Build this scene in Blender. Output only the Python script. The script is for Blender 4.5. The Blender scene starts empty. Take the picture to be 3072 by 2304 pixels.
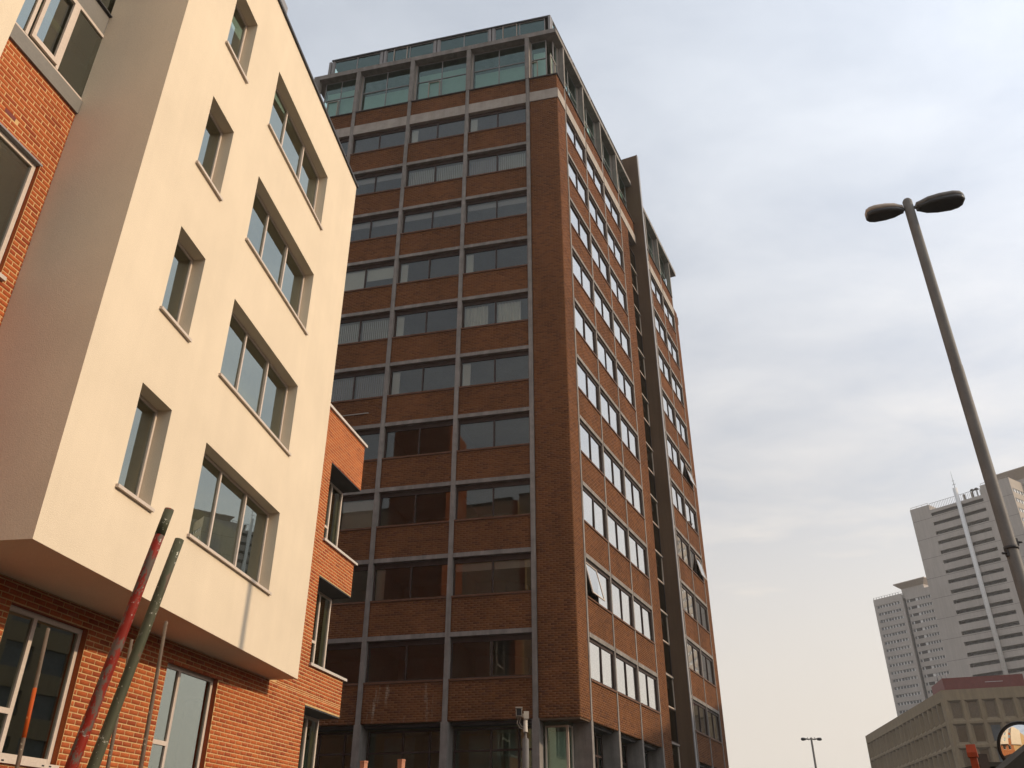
import bpy, math, random
import numpy as np
from mathutils import Matrix, Vector
random.seed(7)
S = bpy.context.scene
COL = S.collection
R = math.radians

# ------------------------------------------------------------------ camera, sky, sun, exposure
SUN_AZ, SUN_EL = 97.2, 26.5            # azimuth from +Y towards +X
cam = bpy.data.cameras.new('camera'); co = bpy.data.objects.new('camera', cam); COL.objects.link(co)
cam.sensor_width = 36; cam.lens = 29.72; cam.clip_start = 0.05; cam.clip_end = 4000
co.location = (0, 0, 1.6); co.rotation_euler = (R(90 + 29.43), 0, 0)
S.camera = co

w = bpy.data.worlds.new('World'); S.world = w; w.use_nodes = True
nt = w.node_tree; N = nt.nodes; Lk = nt.links; N.clear()
out = N.new('ShaderNodeOutputWorld'); bg = N.new('ShaderNodeBackground')
sky = N.new('ShaderNodeTexSky'); sky.sky_type = 'NISHITA'; sky.sun_disc = False
sky.sun_elevation = R(SUN_EL); sky.sun_rotation = R(SUN_AZ)
sky.air_density = 1.1; sky.dust_density = 1.2; sky.ozone_density = 1.0; sky.altitude = 100
tc = N.new('ShaderNodeTexCoord')
# thin high cloud: noise laid on a flat cloud deck (direction divided by its height), thicker low down
sep = N.new('ShaderNodeSeparateXYZ'); Lk.new(tc.outputs['Generated'], sep.inputs[0])
zc = N.new('ShaderNodeMath'); zc.operation = 'MAXIMUM'; zc.inputs[1].default_value = 0.06; Lk.new(sep.outputs['Z'], zc.inputs[0])
dv = N.new('ShaderNodeVectorMath'); dv.operation = 'DIVIDE'; Lk.new(tc.outputs['Generated'], dv.inputs[0])
cb = N.new('ShaderNodeCombineXYZ'); [Lk.new(zc.outputs[0], cb.inputs[i]) for i in range(3)]; Lk.new(cb.outputs[0], dv.inputs[1])
mp = N.new('ShaderNodeMapping'); mp.inputs['Scale'].default_value = (0.9, 1.15, 0.0); mp.inputs['Rotation'].default_value = (0, 0, R(-35))
Lk.new(dv.outputs[0], mp.inputs[0])
n1 = N.new('ShaderNodeTexNoise'); n1.inputs['Scale'].default_value = 2.3; n1.inputs['Detail'].default_value = 7; n1.inputs['Roughness'].default_value = 0.55; n1.inputs['Distortion'].default_value = 0.25
Lk.new(mp.outputs[0], n1.inputs['Vector'])
rp = N.new('ShaderNodeValToRGB'); rp.color_ramp.elements[0].position = 0.30; rp.color_ramp.elements[1].position = 0.74
rp.color_ramp.elements[0].color = (0.58, 0.58, 0.58, 1); rp.color_ramp.elements[1].color = (0.88, 0.88, 0.88, 1)
Lk.new(n1.outputs['Fac'], rp.inputs[0])
veil = N.new('ShaderNodeMapRange'); veil.inputs['From Min'].default_value = 0.80; veil.inputs['From Max'].default_value = 0.05
veil.inputs['To Min'].default_value = 0.0; veil.inputs['To Max'].default_value = 0.97; veil.interpolation_type = 'SMOOTHSTEP'
Lk.new(sep.outputs['Z'], veil.inputs['Value'])
mx1 = N.new('ShaderNodeMath'); mx1.operation = 'MAXIMUM'; Lk.new(rp.outputs[0], mx1.inputs[0]); Lk.new(veil.outputs[0], mx1.inputs[1])
crgb = N.new('ShaderNodeMixRGB'); crgb.inputs[1].default_value = (6.6, 6.95, 7.45, 1); crgb.inputs[2].default_value = (7.1, 6.4, 5.6, 1)
Lk.new(veil.outputs[0], crgb.inputs[0])
mix = N.new('ShaderNodeMixRGB'); Lk.new(mx1.outputs[0], mix.inputs[0]); Lk.new(sky.outputs[0], mix.inputs[1]); Lk.new(crgb.outputs[0], mix.inputs[2])
# thin cirrus scatters forward: the veil brightens broadly towards the sun
sdir = N.new('ShaderNodeVectorMath'); sdir.operation = 'DOT_PRODUCT'; Lk.new(tc.outputs['Generated'], sdir.inputs[0])
sdir.inputs[1].default_value = (math.sin(R(SUN_AZ)) * math.cos(R(SUN_EL)), math.cos(R(SUN_AZ)) * math.cos(R(SUN_EL)), math.sin(R(SUN_EL)))
mr_ = N.new('ShaderNodeMapRange'); mr_.inputs['From Min'].default_value = -0.25; mr_.inputs['From Max'].default_value = 1.0; Lk.new(sdir.outputs['Value'], mr_.inputs['Value'])
pw = N.new('ShaderNodeMath'); pw.operation = 'POWER'; pw.inputs[1].default_value = 3.0; Lk.new(mr_.outputs[0], pw.inputs[0])
ml = N.new('ShaderNodeMath'); ml.operation = 'MULTIPLY_ADD'; ml.inputs[1].default_value = 1.0; ml.inputs[2].default_value = 0.93; Lk.new(pw.outputs[0], ml.inputs[0])
au = N.new('ShaderNodeVectorMath'); au.operation = 'SCALE'; Lk.new(mix.outputs[0], au.inputs[0]); Lk.new(ml.outputs[0], au.inputs['Scale'])
Lk.new(au.outputs[0], bg.inputs['Color']); bg.inputs['Strength'].default_value = 0.128
Lk.new(bg.outputs[0], out.inputs[0])

sl = bpy.data.lights.new('sun', 'SUN'); so = bpy.data.objects.new('sun', sl); COL.objects.link(so)
sl.energy = 3.05; sl.angle = R(0.6); sl.color = (1.0, 0.80, 0.565)
sv = Vector((math.sin(R(SUN_AZ)) * math.cos(R(SUN_EL)), math.cos(R(SUN_AZ)) * math.cos(R(SUN_EL)), math.sin(R(SUN_EL))))
so.rotation_euler = sv.to_track_quat('Z', 'Y').to_euler(); so.location = (60, -5, 60)
S.view_settings.view_transform = 'Standard'; S.view_settings.look = 'None'
S.view_settings.exposure = 0.0; S.view_settings.gamma = 1.0; S.view_settings.use_curve_mapping = False
S.cycles.max_bounces = 6; S.cycles.transparent_max_bounces = 12
S.cycles.sample_clamp_indirect = 6.0

# ------------------------------------------------------------------ materials
def newmat(name):
    m = bpy.data.materials.new(name); m.use_nodes = True
    nt = m.node_tree; b = nt.nodes['Principled BSDF']; b.inputs['Specular IOR Level'].default_value = 0.14
    return m, nt, b
def nodes_noise(nt, scale, detail=4, rough=0.6, vec=None, stretch=None, world=None):
    if world: src = nt.nodes.new('ShaderNodeNewGeometry').outputs['Position']; stretch = world
    else: tc = nt.nodes.new('ShaderNodeTexCoord'); src = tc.outputs['Object']
    if stretch:
        mp = nt.nodes.new('ShaderNodeMapping'); mp.inputs['Scale'].default_value = stretch; nt.links.new(src, mp.inputs[0]); src = mp.outputs[0]
    n = nt.nodes.new('ShaderNodeTexNoise'); n.inputs['Scale'].default_value = scale; n.inputs['Detail'].default_value = detail; n.inputs['Roughness'].default_value = rough
    nt.links.new(src, n.inputs['Vector']); return n
def ramp(nt, src, p0, c0, p1, c1):
    r = nt.nodes.new('ShaderNodeValToRGB'); e = r.color_ramp.elements
    e[0].position, e[1].position = p0, p1; e[0].color = (*c0, 1); e[1].color = (*c1, 1)
    nt.links.new(src, r.inputs[0]); return r
def mixc(nt, kind, f, a, b):
    m = nt.nodes.new('ShaderNodeMixRGB'); m.blend_type = kind
    for i, v in ((0, f), (1, a), (2, b)):
        if hasattr(v, 'links'): nt.links.new(v, m.inputs[i])
        elif i == 0: m.inputs[0].default_value = v
        else: m.inputs[i].default_value = (*v, 1)
    return m
def bump(nt, b, src, strength, dist):
    bp = nt.nodes.new('ShaderNodeBump'); bp.inputs['Strength'].default_value = strength; bp.inputs['Distance'].default_value = dist
    nt.links.new(src, bp.inputs['Height']); nt.links.new(bp.outputs[0], b.inputs['Normal'])
def mottled(name, c, var=0.15, scale=1.5, fine=60, rough=0.85, bstr=0.25, bdist=0.004, streak=0.0, metal=0.0):
    m, nt, b = newmat(name)
    n = nodes_noise(nt, scale, 5); n2 = nodes_noise(nt, fine, 3)
    lo = tuple(x * (1 - var) for x in c); hi = tuple(min(1, x * (1 + var)) for x in c)
    r = ramp(nt, n.outputs['Fac'], 0.3, lo, 0.7, hi)
    r2 = ramp(nt, n2.outputs['Fac'], 0.25, (0.86,) * 3, 0.75, (1.0,) * 3)
    mm = mixc(nt, 'MULTIPLY', 1.0, r.outputs[0], r2.outputs[0]); o = mm.outputs[0]
    if streak:
        n3 = nodes_noise(nt, 1.0, 4, 0.7, world=(2.2, 2.2, 0.16))
        r3 = ramp(nt, n3.outputs['Fac'], 0.40, (1 - streak,) * 3, 0.62, (1.0,) * 3)
        o = mixc(nt, 'MULTIPLY', 1.0, o, r3.outputs[0]).outputs[0]
    nt.links.new(o, b.inputs['Base Color']); b.inputs['Roughness'].default_value = rough; b.inputs['Metallic'].default_value = metal
    if bstr: bump(nt, b, n2.outputs['Fac'], bstr, bdist)
    return m
def brickmat(name, ca, cb, cc, rough=0.85, pale=None, streak=0.0):
    m, nt, b = newmat(name)
    g = nt.nodes.new('ShaderNodeNewGeometry'); oi = nt.nodes.new('ShaderNodeObjectInfo')
    ad = nt.nodes.new('ShaderNodeMath'); ad.operation = 'ADD'; nt.links.new(g.outputs['Random Per Island'], ad.inputs[0]); nt.links.new(oi.outputs['Random'], ad.inputs[1])
    fr = nt.nodes.new('ShaderNodeMath'); fr.operation = 'FRACT'; nt.links.new(ad.outputs[0], fr.inputs[0])
    r = nt.nodes.new('ShaderNodeValToRGB'); e = r.color_ramp.elements; e[0].color = (*ca, 1); e[1].color = (*cc, 1)
    x = e.new(0.5); x.color = (*cb, 1); nt.links.new(fr.outputs[0], r.inputs[0])
    n = nodes_noise(nt, 45, 4); r2 = ramp(nt, n.outputs['Fac'], 0.25, (0.72,) * 3, 0.75, (1.1,) * 3)
    o = mixc(nt, 'MULTIPLY', 1.0, r.outputs[0], r2.outputs[0]).outputs[0]
    if streak:
        n3 = nodes_noise(nt, 0.5, 5, 0.65, world=(1.0, 1.0, 0.45))
        r3 = ramp(nt, n3.outputs['Fac'], 0.35, (1 - streak,) * 3, 0.65, (1.08,) * 3)
        o = mixc(nt, 'MULTIPLY', 1.0, o, r3.outputs[0]).outputs[0]
    if pale:
        n4 = nodes_noise(nt, 1.0, 6, 0.7, stretch=(3.4, 3.4, 0.55)); r4 = ramp(nt, n4.outputs['Fac'], 0.56, (0,) * 3, 0.74, (0.75,) * 3)
        o = mixc(nt, 'MIX', r4.outputs[0], o, pale).outputs[0]
    nt.links.new(o, b.inputs['Base Color']); b.inputs['Roughness'].default_value = rough
    bump(nt, b, n.outputs['Fac'], 0.35, 0.003)
    return m
def glass(name, ior, tint, gl=(1, 1, 1), base=0.0):
    m = bpy.data.materials.new(name); m.use_nodes = True; nt = m.node_tree; nt.nodes.clear()
    o = nt.nodes.new('ShaderNodeOutputMaterial'); mx = nt.nodes.new('ShaderNodeMixShader')
    t = nt.nodes.new('ShaderNodeBsdfTransparent'); t.inputs[0].default_value = (*tint, 1)
    g = nt.nodes.new('ShaderNodeBsdfGlossy'); g.inputs['Roughness'].default_value = 0.004; g.inputs[0].default_value = (*gl, 1)
    f = nt.nodes.new('ShaderNodeFresnel'); f.inputs[0].default_value = ior
    fb_ = nt.nodes.new('ShaderNodeMapRange'); fb_.inputs['To Min'].default_value = base; nt.links.new(f.outputs[0], fb_.inputs['Value'])
    n = nodes_noise(nt, 1.3, 2); bp = nt.nodes.new('ShaderNodeBump'); bp.inputs['Strength'].default_value = 0.02; bp.inputs['Distance'].default_value = 0.02
    nt.links.new(n.outputs['Fac'], bp.inputs['Height']); nt.links.new(bp.outputs[0], g.inputs['Normal'])
    nt.links.new(fb_.outputs[0], mx.inputs[0]); nt.links.new(t.outputs[0], mx.inputs[1]); nt.links.new(g.outputs[0], mx.inputs[2]); nt.links.new(mx.outputs[0], o.inputs[0])
    return m
def plain(name, c, rough=0.5, metal=0.0, var=0.08, fine=25):
    return mottled(name, c, var=var, scale=2.0, fine=fine, rough=rough, bstr=0.0, metal=metal)

M = {}
M['render'] = mottled('cream_render', (0.735, 0.61, 0.455), var=0.05, scale=0.55, fine=60, rough=0.95, bstr=0.7, bdist=0.007, streak=0.025)
M['soffit'] = mottled('render_soffit', (0.62, 0.46, 0.34), var=0.05, scale=0.9, fine=60, rough=0.95)
M['red_brick'] = brickmat('red_brick', (0.38, 0.088, 0.028), (0.46, 0.118, 0.035), (0.30, 0.062, 0.024), streak=0.10)
M['orange_render'] = mottled('orange_render', (0.44, 0.12, 0.035), var=0.06, scale=1.0, fine=30)
M['red_mortar'] = mottled('sandy_mortar', (0.57, 0.37, 0.175), var=0.15, scale=6, fine=90)
M['brown_brick'] = brickmat('brown_brick', (0.150, 0.056, 0.021), (0.186, 0.072, 0.026), (0.110, 0.040, 0.018), streak=0.28)
M['stained_brick'] = brickmat('efflorescent_brown_brick', (0.150, 0.056, 0.021), (0.186, 0.072, 0.026), (0.110, 0.040, 0.018), streak=0.2, pale=(0.42, 0.36, 0.28))
M['brown_mortar'] = mottled('brown_mortar', (0.175, 0.09, 0.038), var=0.2, scale=4, fine=70)
M['concrete'] = mottled('weathered_concrete', (0.255, 0.23, 0.21), var=0.16, scale=2.5, fine=40, streak=0.25)
M['pale_concrete'] = mottled('pale_concrete', (0.37, 0.325, 0.285), var=0.12, scale=2.0, fine=40, streak=0.15)
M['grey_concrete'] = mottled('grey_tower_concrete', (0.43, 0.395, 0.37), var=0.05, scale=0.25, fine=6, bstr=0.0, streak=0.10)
M['lit_concrete'] = mottled('sunlit_tower_concrete', (0.40, 0.35, 0.30), var=0.05, scale=0.25, fine=6, bstr=0.0, streak=0.06)  # warmer copy of the tower concrete, sunlight put into the side wall colour
M['buff_concrete'] = mottled('buff_precast', (0.25, 0.19, 0.118), var=0.08, scale=0.8, fine=8, bstr=0.0, streak=0.15)
M['brown_metal'] = plain('brown_window_metal', (0.055, 0.036, 0.030), 0.5, var=0.15)
M['sill_metal'] = plain('brown_sill_metal', (0.13, 0.062, 0.036), 0.6, var=0.2)
M['white_frame'] = plain('beige_window_frame', (0.60, 0.50, 0.42), 0.45, var=0.05)
M['grey_panel'] = plain('grey_apron_panel', (0.20, 0.185, 0.165), 0.5, var=0.08)
M['dark_metal'] = plain('dark_roof_metal', (0.06, 0.058, 0.06), 0.5)
M['cop_metal'] = plain('grey_coping_metal', (0.26, 0.25, 0.25), 0.45)
M['stone'] = plain('pale_stone_coping', (0.55, 0.50, 0.45), 0.7, var=0.1)
M['glass_a'] = glass('green_tinted_glass', 1.95, (0.30, 0.38, 0.22), gl=(0.90, 0.98, 0.91), base=0.20)
M['glass_t'] = glass('tower_glass', 1.75, (0.86, 0.88, 0.83), gl=(0.95, 1.0, 1.0))
M['glass_p'] = glass('teal_penthouse_glass', 1.9, (0.62, 0.82, 0.76), gl=(0.75, 1.0, 0.95))
M['glass_far'] = glass('office_block_glass', 1.35, (0.85, 0.82, 0.75))
M['interior'] = mottled('interior_plaster', (0.46, 0.41, 0.32), var=0.1, scale=0.6, fine=10, bstr=0.0)
M['dark_interior'] = mottled('dark_interior', (0.10, 0.10, 0.085), var=0.2, scale=0.6, fine=10, bstr=0.0)
M['blind'] = plain('white_blind', (0.68, 0.68, 0.64), 0.8, var=0.04)
M['grey_blind'] = plain('grey_blind', (0.45, 0.42, 0.42), 0.8, var=0.04)
M['fin'] = mottled('brown_fin_cladding', (0.135, 0.085, 0.052), var=0.10, scale=0.5, fine=14, rough=0.7, streak=0.15)
M['glass_r'] = glass('sunny_side_tower_glass', 2.9, (0.60, 0.62, 0.56), gl=(1.0, 0.99, 0.96), base=0.45)  # copy of the tower glass, reflectance raised to brighten the sunny face
M['stair_glass'] = glass('stair_glass', 2.1, (0.35, 0.37, 0.28), gl=(0.8, 0.85, 0.75))
M['red_metal'] = plain('dark_red_cladding', (0.17, 0.042, 0.036), 0.6, var=0.12)
M['dark_void'] = plain('dark_recess', (0.06, 0.06, 0.063), 0.9)  # near-black stands in for shade in recesses and openings; also joints, panes
M['pane_far'] = plain('far_window_glass', (0.10, 0.11, 0.12), 0.12, var=0.2)
M['white_paint'] = plain('white_paint', (0.66, 0.66, 0.66), 0.6)
M['lamp_grey'] = mottled('galvanised_lamp_column', (0.145, 0.135, 0.126), var=0.15, scale=2.0, fine=30, rough=0.55, bstr=0.05, metal=0.0)
M['lamp_hood'] = plain('lamp_hood', (0.36, 0.30, 0.25), 0.5)
M['lamp_bowl'] = plain('lamp_bowl', (0.05, 0.05, 0.052), 0.25)
M['asphalt'] = mottled('asphalt', (0.055, 0.053, 0.05), var=0.2, scale=1.0, fine=50)
M['paving'] = mottled('paving', (0.050, 0.044, 0.038), var=0.12, scale=1.0, fine=40)
M['kerbst'] = mottled('kerb_stone', (0.32, 0.30, 0.27), var=0.1, scale=2, fine=40)
M['line_paint'] = mottled('road_paint', (0.75, 0.74, 0.70), var=0.1, scale=3, fine=40)
M['orange_red'] = plain('orange_red_paint', (0.34, 0.055, 0.018), 0.5, var=0.18)
M['timber'] = plain('pinkish_timber', (0.52, 0.24, 0.15), 0.8, var=0.15)
M['dark_board'] = plain('dark_board', (0.075, 0.055, 0.045), 0.8, var=0.2)
M['tarp'] = plain('dark_tarpaulin', (0.055, 0.05, 0.04), 0.7, var=0.2)
M['cctv_white'] = plain('cctv_housing', (0.50, 0.45, 0.38), 0.5)
M['black'] = plain('black_plastic', (0.02, 0.02, 0.022), 0.4)
m, nt, b = newmat('mirror'); b.inputs['Base Color'].default_value = (0.86, 0.85, 0.82, 1); b.inputs['Metallic'].default_value = 1; b.inputs['Roughness'].default_value = 0.015; M['mirror'] = m
def peeling(name, base, chip, under, p, scale=14, stretch=(1, 1, 0.45)):
    m, nt, b = newmat(name)
    n = nodes_noise(nt, scale, 7, 0.68, stretch=stretch); r = ramp(nt, n.outputs['Fac'], p, (0,) * 3, p + 0.035, (1,) * 3)
    n2 = nodes_noise(nt, 4, 5); c = ramp(nt, n2.outputs['Fac'], 0.3, base[0], 0.7, base[1])
    n3 = nodes_noise(nt, 24, 6, 0.75); r3 = ramp(nt, n3.outputs['Fac'], 0.62, (0,) * 3, 0.65, (1,) * 3)
    o = mixc(nt, 'MIX', r.outputs[0], c.outputs[0], under).outputs[0]
    o = mixc(nt, 'MIX', r3.outputs[0], o, chip).outputs[0]
    nt.links.new(o, b.inputs['Base Color']); b.inputs['Roughness'].default_value = 0.55
    bump(nt, b, n.outputs['Fac'], 0.5, 0.004)
    return m
M['red_pole'] = peeling('peeling_red_paint', ((0.17, 0.012, 0.006), (0.24, 0.020, 0.009)), (0.36, 0.31, 0.26), (0.115, 0.08, 0.062), 0.50, scale=28)
M['green_pole'] = peeling('scuffed_green_paint', ((0.055, 0.062, 0.034), (0.085, 0.078, 0.048)), (0.50, 0.47, 0.38), (0.12, 0.075, 0.05), 0.60)
M['rust_pole'] = peeling('rusty_steel', ((0.10, 0.07, 0.046), (0.16, 0.11, 0.075)), (0.45, 0.38, 0.28), (0.12, 0.06, 0.035), 0.55)
M['orange_pole'] = peeling('orange_painted_steel', ((0.36, 0.055, 0.008), (0.45, 0.085, 0.012)), (0.60, 0.36, 0.15), (0.30, 0.07, 0.02), 0.62)

# ------------------------------------------------------------------ mesh helpers
class MB:
    def __init__(s): s.v = []; s.f = []; s.m = []; s.sm = []
    def quad(s, a, b, c, d, mi=0):
        n = len(s.v); s.v += [a, b, c, d]; s.f.append((n, n + 1, n + 2, n + 3)); s.m.append(mi); s.sm.append(False)
    def box(s, x0, x1, y0, y1, z0, z1, mi=0):
        n = len(s.v)
        s.v += [(x0, y0, z0), (x1, y0, z0), (x1, y1, z0), (x0, y1, z0), (x0, y0, z1), (x1, y0, z1), (x1, y1, z1), (x0, y1, z1)]
        for q in ((0, 1, 5, 4), (1, 2, 6, 5), (2, 3, 7, 6), (3, 0, 4, 7), (4, 5, 6, 7), (3, 2, 1, 0)):
            s.f.append(tuple(n + i for i in q)); s.m.append(mi); s.sm.append(False)
        return s
    def loft(s, rings, cap=True, mi=0, smooth=True):
        n = len(s.v); k = len(rings[0])
        for r in rings: s.v += [tuple(p) for p in r]
        for i in range(len(rings) - 1):
            for j in range(k):
                a = n + i * k + j; b2 = n + i * k + (j + 1) % k
                s.f.append((a, b2, b2 + k, a + k)); s.m.append(mi); s.sm.append(smooth)
        if cap:
            s.f.append(tuple(n + j for j in reversed(range(k)))); s.m.append(mi); s.sm.append(False)
            s.f.append(tuple(n + (len(rings) - 1) * k + j for j in range(k))); s.m.append(mi); s.sm.append(False)
        return s
    def tube(s, pts, radii, seg=14, mi=0):
        rings = []
        for i, p in enumerate(pts):
            p = Vector(p); a = Vector(pts[max(0, i - 1)]); c = Vector(pts[min(len(pts) - 1, i + 1)])
            t = (c - a).normalized(); u = t.cross(Vector((0, 0, 1)) if abs(t.z) < 0.95 else Vector((1, 0, 0))).normalized(); v = t.cross(u)
            r = radii[i] if hasattr(radii, '__len__') else radii
            rings.append([p + u * (r * math.cos(2 * math.pi * k / seg)) + v * (r * math.sin(2 * math.pi * k / seg)) for k in range(seg)])
        return s.loft(rings, mi=mi)
    def mesh(s, name):
        me = bpy.data.meshes.new(name); me.from_pydata(s.v, [], s.f)
        me.polygons.foreach_set('material_index', s.m); me.polygons.foreach_set('use_smooth', s.sm); me.update(); return me
def obj(name, me, mats=None, parent=None, loc=None, rz=None, rot=None):
    if isinstance(me, MB): me = me.mesh(name)
    if mats and not me.materials:
        for k in (mats if isinstance(mats, (list, tuple)) else [mats]): me.materials.append(M[k])
    o = bpy.data.objects.new(name, me); COL.objects.link(o)
    if parent: o.parent = parent
    if loc: o.location = loc
    if rz: o.rotation_euler[2] = rz
    if rot: o.rotation_euler = rot
    return o
def tag(o, label, cat, group=None, kind=None):
    if label: o['label'] = label
    if cat: o['category'] = cat
    if group: o['group'] = group
    if kind: o['kind'] = kind
    return o
def thing(name, loc, az, label, cat, group=None):
    o = bpy.data.objects.new(name, None); COL.objects.link(o); o.location = (loc[0], loc[1], loc[2] if len(loc) > 2 else 0)
    o.rotation_euler[2] = R(90 - az); o.empty_display_size = 1
    return tag(o, label, cat, group)
def boxo(name, mat, parent, *b, **k): return obj(name, MB().box(*b), mat, parent, **k)
def holed(x0, x1, z0, z1, y0, y1, holes, mb=None, mi=0, mr=0):
    """solid slab in the facade plane with rectangular openings, one clean skin"""
    mb = mb or MB()
    xs = sorted({x0, x1, *[min(max(h[i], x0), x1) for h in holes for i in (0, 1)]})
    zs = sorted({z0, z1, *[min(max(h[i], z0), z1) for h in holes for i in (2, 3)]})
    nx, nz = len(xs) - 1, len(zs) - 1
    def solid(i, j):
        if i < 0 or j < 0 or i >= nx or j >= nz: return False
        cx, cz = (xs[i] + xs[i + 1]) / 2, (zs[j] + zs[j + 1]) / 2
        return not any(h[0] < cx < h[1] and h[2] < cz < h[3] for h in holes)
    for i in range(nx):
        for j in range(nz):
            if not solid(i, j): continue
            a, b, c, d = xs[i], xs[i + 1], zs[j], zs[j + 1]
            mb.quad((a, y0, c), (b, y0, c), (b, y0, d), (a, y0, d), mi); mb.quad((b, y1, c), (a, y1, c), (a, y1, d), (b, y1, d), mi)
            if not solid(i - 1, j): mb.quad((a, y1, c), (a, y0, c), (a, y0, d), (a, y1, d), mr)
            if not solid(i + 1, j): mb.quad((b, y0, c), (b, y1, c), (b, y1, d), (b, y0, d), mr)
            if not solid(i, j - 1): mb.quad((a, y1, c), (b, y1, c), (b, y0, c), (a, y0, c), mr)
            if not solid(i, j + 1): mb.quad((a, y0, d), (b, y0, d), (b, y1, d), (a, y1, d), mr)
    return mb
def brick_list(x0, x1, z0, z1, holes=(), course=0.0833, length=0.25, joint=0.0135, org=(0.0, 0.0)):
    """running-bond brick rectangles (xa, xb, za, zb, full) of a wall with openings"""
    res = []
    j0 = math.floor((z0 - org[1]) / course); j1 = math.ceil((z1 - org[1]) / course)
    for j in range(j0, j1):
        za, zb = max(z0, org[1] + j * course), min(z1, org[1] + (j + 1) * course)
        if zb - za < 0.03: continue
        zm = (za + zb) / 2
        iv = [(x0, x1)]
        for h in holes:
            if h[2] < zm < h[3]:
                nv = []
                for a, b in iv:
                    if h[1] <= a or h[0] >= b: nv.append((a, b)); continue
                    if h[0] > a: nv.append((a, h[0]))
                    if h[1] < b: nv.append((h[1], b))
                iv = nv
        off = (j % 2) * length / 2
        for a, b in iv:
            i0 = math.floor((a - org[0] - off) / length); i1 = math.ceil((b - org[0] - off) / length)
            for i in range(i0, i1):
                ba, bb = max(a, org[0] + off + i * length), min(b, org[0] + off + (i + 1) * length)
                if bb - ba < 0.035: continue
                full = abs(bb - ba - length) < 1e-4 and abs(zb - za - course) < 1e-4
                g = joint / 2
                res.append((ba + g, bb - g, za + g, zb - g, full))
    return res
def bricks_mesh(name, bl, depth=0.005, mat='red_brick', seed=1, jit=0.0015):
    rng = np.random.default_rng(seed); n = len(bl)
    a = np.array([q[:4] for q in bl]); d = depth + rng.uniform(-jit, jit, n)
    V = np.empty((n, 8, 3))
    e = 0.002
    X0, X1, Z0, Z1 = a.T
    V[:, 0] = np.c_[X0, np.zeros(n), Z0]; V[:, 1] = np.c_[X1, np.zeros(n), Z0]; V[:, 2] = np.c_[X1, np.zeros(n), Z1]; V[:, 3] = np.c_[X0, np.zeros(n), Z1]
    V[:, 4] = np.c_[X0 + e, -d, Z0 + e]; V[:, 5] = np.c_[X1 - e, -d, Z0 + e]; V[:, 6] = np.c_[X1 - e, -d, Z1 - e]; V[:, 7] = np.c_[X0 + e, -d, Z1 - e]
    fq = np.array([(4, 5, 6, 7), (0, 1, 5, 4), (1, 2, 6, 5), (2, 3, 7, 6), (3, 0, 4, 7)])
    F = (np.arange(n)[:, None, None] * 8 + fq[None]).reshape(-1, 4)
    me = bpy.data.meshes.new(name); me.vertices.add(n * 8); me.vertices.foreach_set('co', V.reshape(-1))
    me.loops.add(F.size); me.loops.foreach_set('vertex_index', F.reshape(-1).astype(np.int32))
    me.polygons.add(len(F)); me.polygons.foreach_set('loop_start', np.arange(0, F.size, 4, dtype=np.int32)); me.polygons.foreach_set('loop_total', np.full(len(F), 4, dtype=np.int32))
    me.update(calc_edges=True); me.validate(); me.materials.append(M[mat]); return me
CACHE = {}
def cached(key, fn):
    if key not in CACHE: CACHE[key] = fn()
    return CACHE[key]
def pane(parent, x0, x1, z0, z1, y, mat, tilt=0.25, name='pane', rx=0.0, loc0=(0, 0, 0)):
    wd, ht = round(x1 - x0, 3), round(z1 - z0, 3)
    def mk():
        q = MB(); q.quad((-wd / 2, 0, -ht / 2), (wd / 2, 0, -ht / 2), (wd / 2, 0, ht / 2), (-wd / 2, 0, ht / 2)); me = q.mesh('pane'); me.materials.append(M[mat]); return me
    me = cached(('pane', wd, ht, mat), mk)
    return obj(name, me, None, parent, loc=((x0 + x1) / 2, y, (z0 + z1) / 2), rot=(R(random.gauss(0, tilt)) + rx, 0, R(random.gauss(0, tilt))))
def frame_mesh(w_, h_, bars_x, bars_z, fw, d, head=0.0):
    """frame centred on x, from z=0; bars_x vertical bars, bars_z (xa, xb, z) transoms"""
    mb = MB(); x0, x1 = -w_ / 2, w_ / 2
    mb.box(x0, x0 + fw, 0, d, 0, h_); mb.box(x1 - fw, x1, 0, d, 0, h_)
    mb.box(x0 + fw, x1 - fw, 0.001, d, h_ - fw - head, h_); mb.box(x0 + fw, x1 - fw, 0.001, d, 0, fw)
    for bx in bars_x: mb.box(bx - fw * 0.5, bx + fw * 0.5, -0.003, d, fw, h_ - fw - head)
    for xa, xb, z in bars_z: mb.box(xa, xb, -0.005, d, z - fw * 0.5, z + fw * 0.5)
    return mb

# ------------------------------------------------------------------ ground
def sheet(name, x0, x1, y0, y1, z, mat): 
    q = MB(); q.quad((x0, y0, z), (x1, y0, z), (x1, y1, z), (x0, y1, z)); return tag(obj(name, q, mat), None, None, kind='structure')
sheet('ground', -700, 700, -700, 700, 0.0, 'paving')
rd = MB(); az = R(13.0); D_ = Vector((math.sin(az), math.cos(az), 0)); Nn = Vector((math.cos(az), -math.sin(az), 0))
def strip(mb, a, b, s0, s1, z):
    p = [Nn * a + D_ * s0, Nn * b + D_ * s0, Nn * b + D_ * s1, Nn * a + D_ * s1]; mb.quad(*[(q.x, q.y, z) for q in p])
strip(rd, 1.2, 12.2, -150, 300, 0.004); tag(obj('road', rd, 'asphalt'), None, None, kind='structure')
mk = MB(); [strip(mk, 6.6, 6.75, s, s + 2, 0.008) for s in range(-60, 120, 5)]; strip(mk, 1.6, 1.72, -150, 300, 0.008); strip(mk, 11.7, 11.82, -150, 300, 0.008)
tag(obj('road_marking', mk, 'line_paint'), None, None, kind='structure')
kb = MB()
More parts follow.
